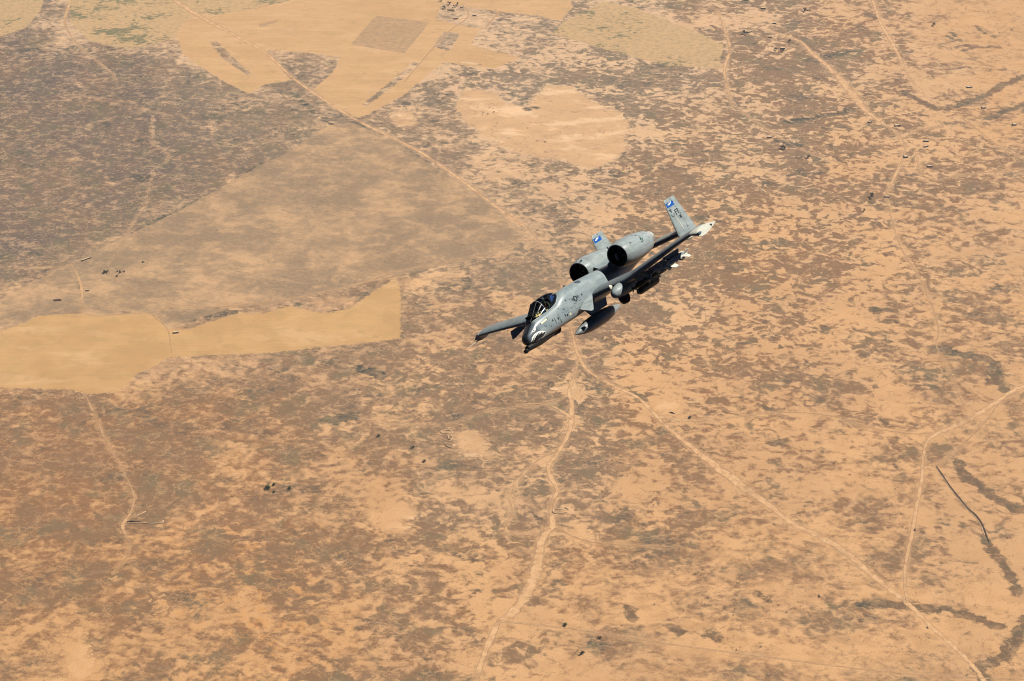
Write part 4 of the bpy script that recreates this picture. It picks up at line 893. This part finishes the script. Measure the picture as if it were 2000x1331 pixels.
HS = [(1491, 17, 15, 7, 3.6, 0, 'long mud house with a pale roof nearest the top edge of the photo'),
 (1463, 63, 14, 6, 3.4, .15, 'mud house right beside a dark tree at the upper left of the village'),
 (1513, 46, 10, 6, 3.4, .05, 'small mud house in the middle of the scattered village on pale sand'),
 (1504, 73, 9, 5, 3.2, -.1, 'small low mud house on a dark scrub patch south of the village centre'),
 (1529, 95, 13, 7, 3.6, .08, 'mud house with a dark tree standing just in front of it'),
 (1579, 20, 10, 5, 3, .5, 'roofed shed on the right of the lone dark tree at the village edge'),
 (1699, 239, 11, 5, 3.4, .35, 'mud house at the left edge of the broad track below its widest part'),
 (1752, 246, 15, 6, 3.6, .25, 'mud house alone on dark scrub right of the broad track bend'),
 (1809, 276, 14, 7, 3.8, .0, 'dark walled mud house, upper of two next to the green scrub'),
 (1808, 287, 11, 5, 3.4, .25, 'mud house, lower of two next to the green scrub'),
 (1769, 307, 11, 8, 4.2, .1, 'bright roofed mud house standing beside the broad track'),
 (1816, 326, 15, 5, 3.6, -.03, 'long low mud house on open sand right of the track'),
 (1733, 385, 13, 5, 3.2, -.05, 'low mud house right of a dark tree where the track narrows'),
 (1893, 171, 15, 6, 3.4, .1, 'mud house surrounded by faint walls above the dark stream'),
 (1921, 211, 12, 7, 3.6, .2, 'mud house with a pale yard right of the stream junction'),
 (1981, 244, 11, 8, 3.8, 0, 'mud house closest to the right edge of the photo'),
 (1503, 269, 12, 5, 3.2, -.1, 'mud house on dark scrub above a pair of dark trees'),
 (890, 37, 11, 6, 3.6, .05, 'mud house at the lower edge of the dark square plot between tan fields'),
 (927, 31, 12, 6, 3.6, .1, 'mud house with outbuildings in the middle of the dark plot'),
 (902, 15, 9, 5, 3.4, .6, 'small mud house at the top of the dark plot near the yard'),
 (344, 650, 13, 5, 3.2, .15, 'mud house on the edge of the yellow field below a scrub patch'),
 (168, 507, 24, 4, 3.0, .62, 'very long narrow shed beside the dark plain and a thin track'),
 (171, 568, 8, 4, 2.8, .1, 'small mud hut right of the track junction near a dark pond')]
for i, (px, py, L, W, H, rz, lab) in enumerate(HS):
    h = make_house(L*.9, W, H*.8, (0, 3, 0, 2.2)[i % 4]); h.matrix_world = at(px, py, rz); tag(h, lab, 'house', 'flat roofed mud houses')
HS2 = [(881, 20, 20, .03, 'low walled yard with dark walls inside the dark plot left of its path'), (1757, 247, 9, .3, 'small walled yard beside the lone mud house right of the track bend')]
for px, py, L, rz, lab in HS2:
    e = empty('walled_yard', at(px, py, rz)); W = L*.45
    for c, d in (((0, W/2, .9), (L, .4, 1.8)), ((0, -W/2, .9), (L, .4, 1.8)), ((-L/2, 0, .9), (.4, W-.5, 1.8)), ((L/2, 0, .9), (.4, W-.5, 1.8))): wpart('wall', [(c, d)], MUD, e)
    tag(e, lab, 'walled yard')
def crown_mesh(R_, H_, n, seed, squash=1., leaf=.5):
    rr = random.Random(seed); v = []; f = []; cl = [(Vector((rr.gauss(0, .42)*R_, rr.gauss(0, .42)*R_, H_*(.35+.5*rr.random()))), R_*rr.uniform(.30, .52)) for _ in range(9)]
    for _ in range(n):
        c, r_ = rr.choice(cl); d = Vector((rr.gauss(0, 1), rr.gauss(0, 1), rr.gauss(0, 1)*squash)).normalized()*r_*rr.uniform(.6, 1.08); p = c+d
        if p.z < .1: p.z = .1
        a = Vector((rr.gauss(0, 1), rr.gauss(0, 1), rr.gauss(0, 1))).normalized(); b_ = a.orthogonal().normalized(); c2 = a.cross(b_); s_ = leaf*rr.uniform(.5, 1.1); k = len(v)
        v += [p+b_*s_, p+c2*s_*.7, p-b_*s_, p-c2*s_*.7]; f.append((k, k+1, k+2, k+3))
    return v, f
def make_tree(name, R_, H_, seed, mat, n=420):
    root = empty(name); v, f = crown_mesh(R_, H_, n, seed, .8, R_*.16); me = bpy.data.meshes.new('crown'); me.from_pydata([tuple(q) for q in v], [], f); me.materials.append(mat)
    c = bpy.data.objects.new('crown', me); COL.objects.link(c); c.parent = root
    mb = MB(); mb.tube((0, 0, -.1), (0, 0, H_*.55), R_*.09, R_*.05, 8)
    for k in range(5): a = k*1.26+seed; mb.tube((0, 0, H_*(.25+.06*k)), (R_*.5*math.cos(a), R_*.5*math.sin(a), H_*(.5+.06*k)), R_*.04, R_*.015, 6)
    mb.build('trunk', BARK, root); return root
def copy_tree(o, mw):
    c = o.copy(); COL.objects.link(c); c.matrix_world = mw
    for ch in list(o.children): d = ch.copy(); COL.objects.link(d); d.parent = c
    return c
TR = [(1454, 67, 1.5, 'dark tree at the left end of a mud house in the village'), (1573, 23, 1.5, 'big lone dark tree left of the shed at the village edge'), (1515, 98, 1.15, 'dark tree left of a mud house on the village south side'), (1528, 101, 1.15, 'dark tree directly in front of the mud house on the village south side'),
 (1541, 82, 1.1, 'dark tree on scrub right of the village centre'), (1460, 0, 1.6, 'dark tree cut by the top edge of the photo above the village'), (1527, 290, 1.2, 'dark tree, left of a touching pair under the scrub patch'), (1532, 291, 1.2, 'dark tree, right of a touching pair under the scrub patch'), (1579, 309, 1.1, 'small dark tree on bare sand south of the scrub ring'),
 (1702, 385, 1.5, 'dark tree with a long shadow left of a low mud house'), (1688, 413, .9, 'small dark tree on sand below the larger one beside the track'), (1823, 50, 1.3, 'dark tree in a scrub ring on the pale upper right plain'), (878, 9, 1.2, 'dark tree at the top corner of the dark plot'), (893, 9, 1.0, 'slim dark tree right of the plot corner tree'),
 (868, 17, 1.2, 'dark tree on the left border of the dark plot'), (888, 15, 1.1, 'dark tree inside the dark plot beside the walled yard'), (863, 2, 1.2, 'green round tree by the top edge of the photo above the dark plot'), (1300, 1215, 1, '')][:-1]
tp = [make_tree('broadleaf_tree', 4.2, 7.5, k, LEAF) for k in range(3)]; used = [False]*3
for i, (px, py, sc_, lab) in enumerate(TR):
    k = i % 3; o = copy_tree(tp[k], at(px, py, i*1.3, sc_)) if used[k] else tp[k]
    if not used[k]: o.matrix_world = at(px, py, i*1.3, sc_); used[k] = True
    tag(o, lab, 'tree', 'dark trees of the villages')
# bigger bushes that can be told apart
BU = [(207, 533, 2.4, 'dark oval bush left of the dark green thicket on the pale plain', LEAF), (229, 540, 1.9, 'dark bush at the lower tip of the thicket beside the thin track', LEAF), (235, 532, 2.3, 'dark bush in the middle of the thicket beside the thin track', LEAF), (242, 531, 1.8, 'dark bush at the right end of the thicket beside the thin track', LEAF), (229, 531, 1.6, 'small dark bush at the left end of the thicket', LEAF),
 (524, 955, 3.0, 'bright green bush, leftmost of three on the brown plain', LEAFG), (535, 948, 2.6, 'bright green bush, topmost of three on the brown plain', LEAFG), (566, 955, 2.4, 'bright green bush, rightmost of three on the brown plain', LEAFG), (536, 962, 2.0, 'small green bush below the three on the brown plain', LEAFG), (1105, 1221, 2.6, 'flat green bush on the thin lower track', LEAFG),
 (740, 852, 2.4, 'dark green bush at the left end of a pale strip', LEAFG), (806, 875, 2.2, 'dark green bush beside the fork of pale strips', LEAF), (828, 902, 2.4, 'round dark green bush below the pale strips', LEAFG), (1347, 817, 2.4, 'green bush beside the orange bare patch at the track', LEAFG), (280, 513, 1.6, 'lone bush on the pale plain right of the thicket', LEAF),
 (1787, 1036, 1.5, 'small dark bush on the right edge of the north going track', LEAF), (1600, 1165, 1.5, 'dark bush above the long dark gully', LEAF), (1171, 1246, 2.0, 'dark bush below the thin track at bottom centre', LEAF), (1136, 1277, 2.6, 'dark bush lowest of those south of the thin track', LEAF)]
bp2 = {}
for i, (px, py, sc_, lab, mt) in enumerate(BU):
    if mt.name not in bp2: o = bp2[mt.name] = make_tree('bush', 2.4, 2.6, 11+i, mt, 300); o.matrix_world = at(px, py, 0, sc_)
    else: o = copy_tree(bp2[mt.name], at(px, py, i*.9, sc_*.72))
    tag(o, lab, 'bush', 'large bushes on the plain')
# low dark shrubs nobody can tell apart
def shrub(name, seed, mat):
    v, f = crown_mesh(1.0, 1.3, 70, seed, .7, .22); me = bpy.data.meshes.new(name); me.from_pydata([tuple(q) for q in v], [], f); me.materials.append(mat); o = bpy.data.objects.new(name, me); COL.objects.link(o); return o
sp0 = shrub('shrub', 5, LEAF); rr = random.Random(3); k = 0; first = True
while k < 150:
    px, py = rr.uniform(1180, 1990), rr.uniform(860, 1325)
    if rr.random() < .35: px, py = rr.gauss(1450, 60), rr.gauss(1180, 25)
    o = sp0 if first else sp0.copy()
    if not first: COL.objects.link(o)
    first = False; o.matrix_world = at(px, py, rr.random()*6, rr.choice((.7, .9, 1.0, 1.3, 1.9))); tag(o, 'low dark shrub dotted on the open sand at lower right', 'shrub', 'low dark shrubs on the lower right sand'); k += 1
for px, py, sc_ in [(956, 212, 1.7), (963, 213, 1.4), (944, 221, 2.0), (942, 224.5, 2.0), (953, 223.5, 2.3), (965, 220, 2.4), (974, 217.5, 1.1), (978, 217, 1.1), (983, 223, 1), (963, 241, 1.3), (972, 240, 1.3), (970, 243, 1.1), (1007, 247, 1.2), (1021, 243, 1.2), (1030.5, 251, 1.8), (1049.5, 276, 2.0), (1059, 272, 1.3), (1060, 275, 1.3), (1064, 278, 2.0), (1066, 278.5, 1.7), (1128, 277, 1.4), (1134, 275, 1.3), (1140, 273, 1.2), (1136, 279, 1.2)]:
    o = sp0.copy(); COL.objects.link(o); o.matrix_world = at(px, py, px, sc_*1.15); tag(o, 'small dark shrub on the pale bare basin', 'shrub', 'small dark shrubs on the pale basin')
for px, py, sc_ in [(1952, 65, 2), (1963, 62, 1.2), (1976, 60, 2.4), (1964, 65, 1.1), (1980, 63, 1), (1858, 95, 1.1), (1872, 108, 1.3), (1926, 138, 1.6), (1930, 52, 1.2), (1945, 22, 1.2), (1900, 22, 1.3), (1905, 23, 1.3), (1912, 24, 1.4), (1920, 24, 1.2), (1930, 26, 1.4), (1940, 25, 1.2)]:
    o = sp0.copy(); COL.objects.link(o); o.matrix_world = at(px, py, px, sc_*1.3); tag(o, 'small dark shrub on the pale plain at upper right', 'shrub', 'small dark shrubs on the pale upper right plain')
# banks of heaped soil
def bank(name, pts, w_, h_, label, closed=False, mat=SOIL, cat='earth bank'):
    if closed: pts = pts+[pts[0]]
    sp = spline(pts, [w_]*len(pts), 1.6); v = []; f = []; prof = [(-.5, -.15), (-.22, .8), (0, 1), (.22, .8), (.5, -.15)]; rr = random.Random(len(pts))
    for k, (q, _) in enumerate(sp):
        a = sp[max(k-1, 0)][0]; b_ = sp[min(k+1, len(sp)-1)][0]; t = (b_-a).normalized(); nn = Vector((-t.y, t.x)); hh = h_*rr.uniform(.75, 1.1)*(1 if closed else min(1, .25+.3*min(k, len(sp)-1-k)))
        for e, z in prof: p = q+nn*(e*w_*rr.uniform(.9, 1.1)); v.append((p.x, p.y, GZ+z*hh))
    for k in range(len(sp)-1):
        for j in range(4): f.append((k*5+j, k*5+j+1, k*5+j+6, k*5+j+5))
    f += [(0, 1, 2, 3, 4), tuple(range(len(v)-5, len(v)))]
    c = Vector(v[0]); o = mk(name, [Vector(q)-c for q in v], f, mat, None, True); o.location = c; return tag(o, label, cat)
bank('earth_bank', [(1112, 997), (1106, 993), (1101, 992), (1098, 995), (1090, 995), (1083, 994), (1080, 997), (1080, 1001), (1084, 1003), (1092, 1003), (1109, 1001)], 3.2, 1.8, 'pale U shaped earth bank open to the right beside the south track')
bank('earth_bank', [(1362, 779), (1350, 780), (1344, 783)], 3, 1.6, 'short pale earth bank, upper of two beside the orange patch')
bank('earth_bank', [(1369, 779), (1362, 785), (1352, 788), (1343, 788), (1338, 786)], 3, 1.6, 'curved pale earth bank, lower of two beside the orange patch')
bank('ruined_wall', [(1306.5, 807), (1310, 806.5), (1314, 807.5), (1318, 808.5)], 2.6, 3.0, 'dark broken wall lying across the orange bare patch', mat=DARKSOIL, cat='ruin')
bank('earth_bank', [(248, 1020), (256, 1019.5), (266, 1020), (275, 1020)], 4, 3.0, 'straight dark edged earth bank at the lower left dig', mat=DARKSOIL)
bank('earth_bank', [(247, 1022.5), (258, 1022), (275, 1021.5), (290, 1023.5), (305, 1023), (316, 1021), (319, 1017)], 3, 2.2, 'long pale earth bank round the lower left dig')
bank('earth_bank', [(266, 1008), (275, 1004), (285, 999.5)], 2.5, 1.6, 'slanting pale earth bank above the lower left dig')
bank('earth_bank', [(862, 843), (868, 841), (876, 841), (881, 844), (872, 847), (862, 846)], 2.6, 1.7, 'oval pale earth bank beside the pinkish bare square', True)
bank('earth_bank', [(875, 854), (878, 851), (883, 855), (880, 859), (876, 858)], 2.4, 1.8, 'small round earth bank below the oval one', True)
bank('earth_bank', [(868, 865), (872, 871), (878, 874), (885, 872), (887, 868)], 2.4, 1.9, 'cup shaped earth bank lowest beside the pinkish bare square')
tag(ribbon('ditch', [(1828, 911), (1838, 925), (1850, 943), (1865, 963), (1890, 993), (1905, 1006), (1918, 1024), (1926, 1045), (1932, 1060)], [2.5, 3.5, 3, 4, 3.2, 3.8, 3, 2.5, 1.5], DARKSOIL, .9, 1.0), kind='structure')  # dark brown ribbon laid flat in place of a sunken ditch
bank('earth_bank', [(1826, 911), (1836, 925), (1848, 943), (1863, 963), (1888, 994), (1902, 1007), (1915, 1025), (1923, 1046)], 2.2, .9, 'very long thin earth bank along the dark ditch at right')
tn = empty('cloth_tent', at(112, 587, .1)); mb = MB(); mb.add([(-9, -3, 0), (9, -3, 0), (9, 3, 0), (-9, 3, 0), (-8, 0, 3), (8, 0, 3)], [(0, 1, 5, 4), (2, 3, 4, 5), (1, 2, 5), (3, 0, 4)]); mb.build('canopy_cloth', CLOTH, tn)
mb = MB(); mb.tube((-8, 0, 0), (-8, 0, 3.2), .12, n=6); mb.build('pole', WOOD, tn); mb = MB(); mb.tube((8, 0, 0), (8, 0, 3.2), .12, n=6); mb.build('pole', WOOD, tn); tag(tn, 'long purple brown tent left of the dark pond on the pale plain', 'tent')
# one car on the lower right track
car = empty('car', at(1811.5, 1226.5, math.radians(-62))); tag(car, 'small dark car driving alone on the pale track at lower right', 'car')
mb = MB(); mb.plate([(-2.2, .35), (-2.25, .75), (-1.2, .95), (-.5, 1.45), (1.2, 1.48), (2.1, 1.0), (2.2, .4)], 1.7, 'y', 0); mb.build('body', M['dark'], car)
for x_ in (-1.35, 1.4):
    for y_ in (-.85, .85): mb = MB(); mb.tube((x_, y_-.12, .33), (x_, y_+.12, .33), .33, n=14); mb.build('wheel', M['tyre'], car, True)
mb = MB(); mb.box((.78, 0, 1.22), (.5, 1.5, .04), Matrix.Rotation(.9, 3, 'Y')); mb.build('windscreen', M['black'], car)
mb = MB(); mb.box((-.3, .86, 1.2), (1.5, .02, .3)); mb.build('side_window', M['black'], car); mb = MB(); mb.box((-.3, -.86, 1.2), (1.5, .02, .3)); mb.build('side_window', M['black'], car)
# ------------------------------------------------------------------ the air between: thin even haze
mb = MB(); mb.box((0, 10000, (GZ-1+60)/2), (40000, 44000, 60-(GZ-1)))
hz = mb.build('haze', None); hm = bpy.data.materials.new('thin haze'); hm.use_nodes = True; hm.node_tree.nodes.clear()
ho = hm.node_tree.nodes.new('ShaderNodeOutputMaterial'); hv = hm.node_tree.nodes.new('ShaderNodeVolumePrincipled'); hv.inputs['Color'].default_value = (.80, .86, 1, 1); hv.inputs['Density'].default_value = 3.2e-5; hv.inputs['Anisotropy'].default_value = .2
hm.node_tree.links.new(hv.outputs[0], ho.inputs['Volume']); hz.data.materials.clear(); hz.data.materials.append(hm); tag(hz, kind='stuff')
#DETAILS
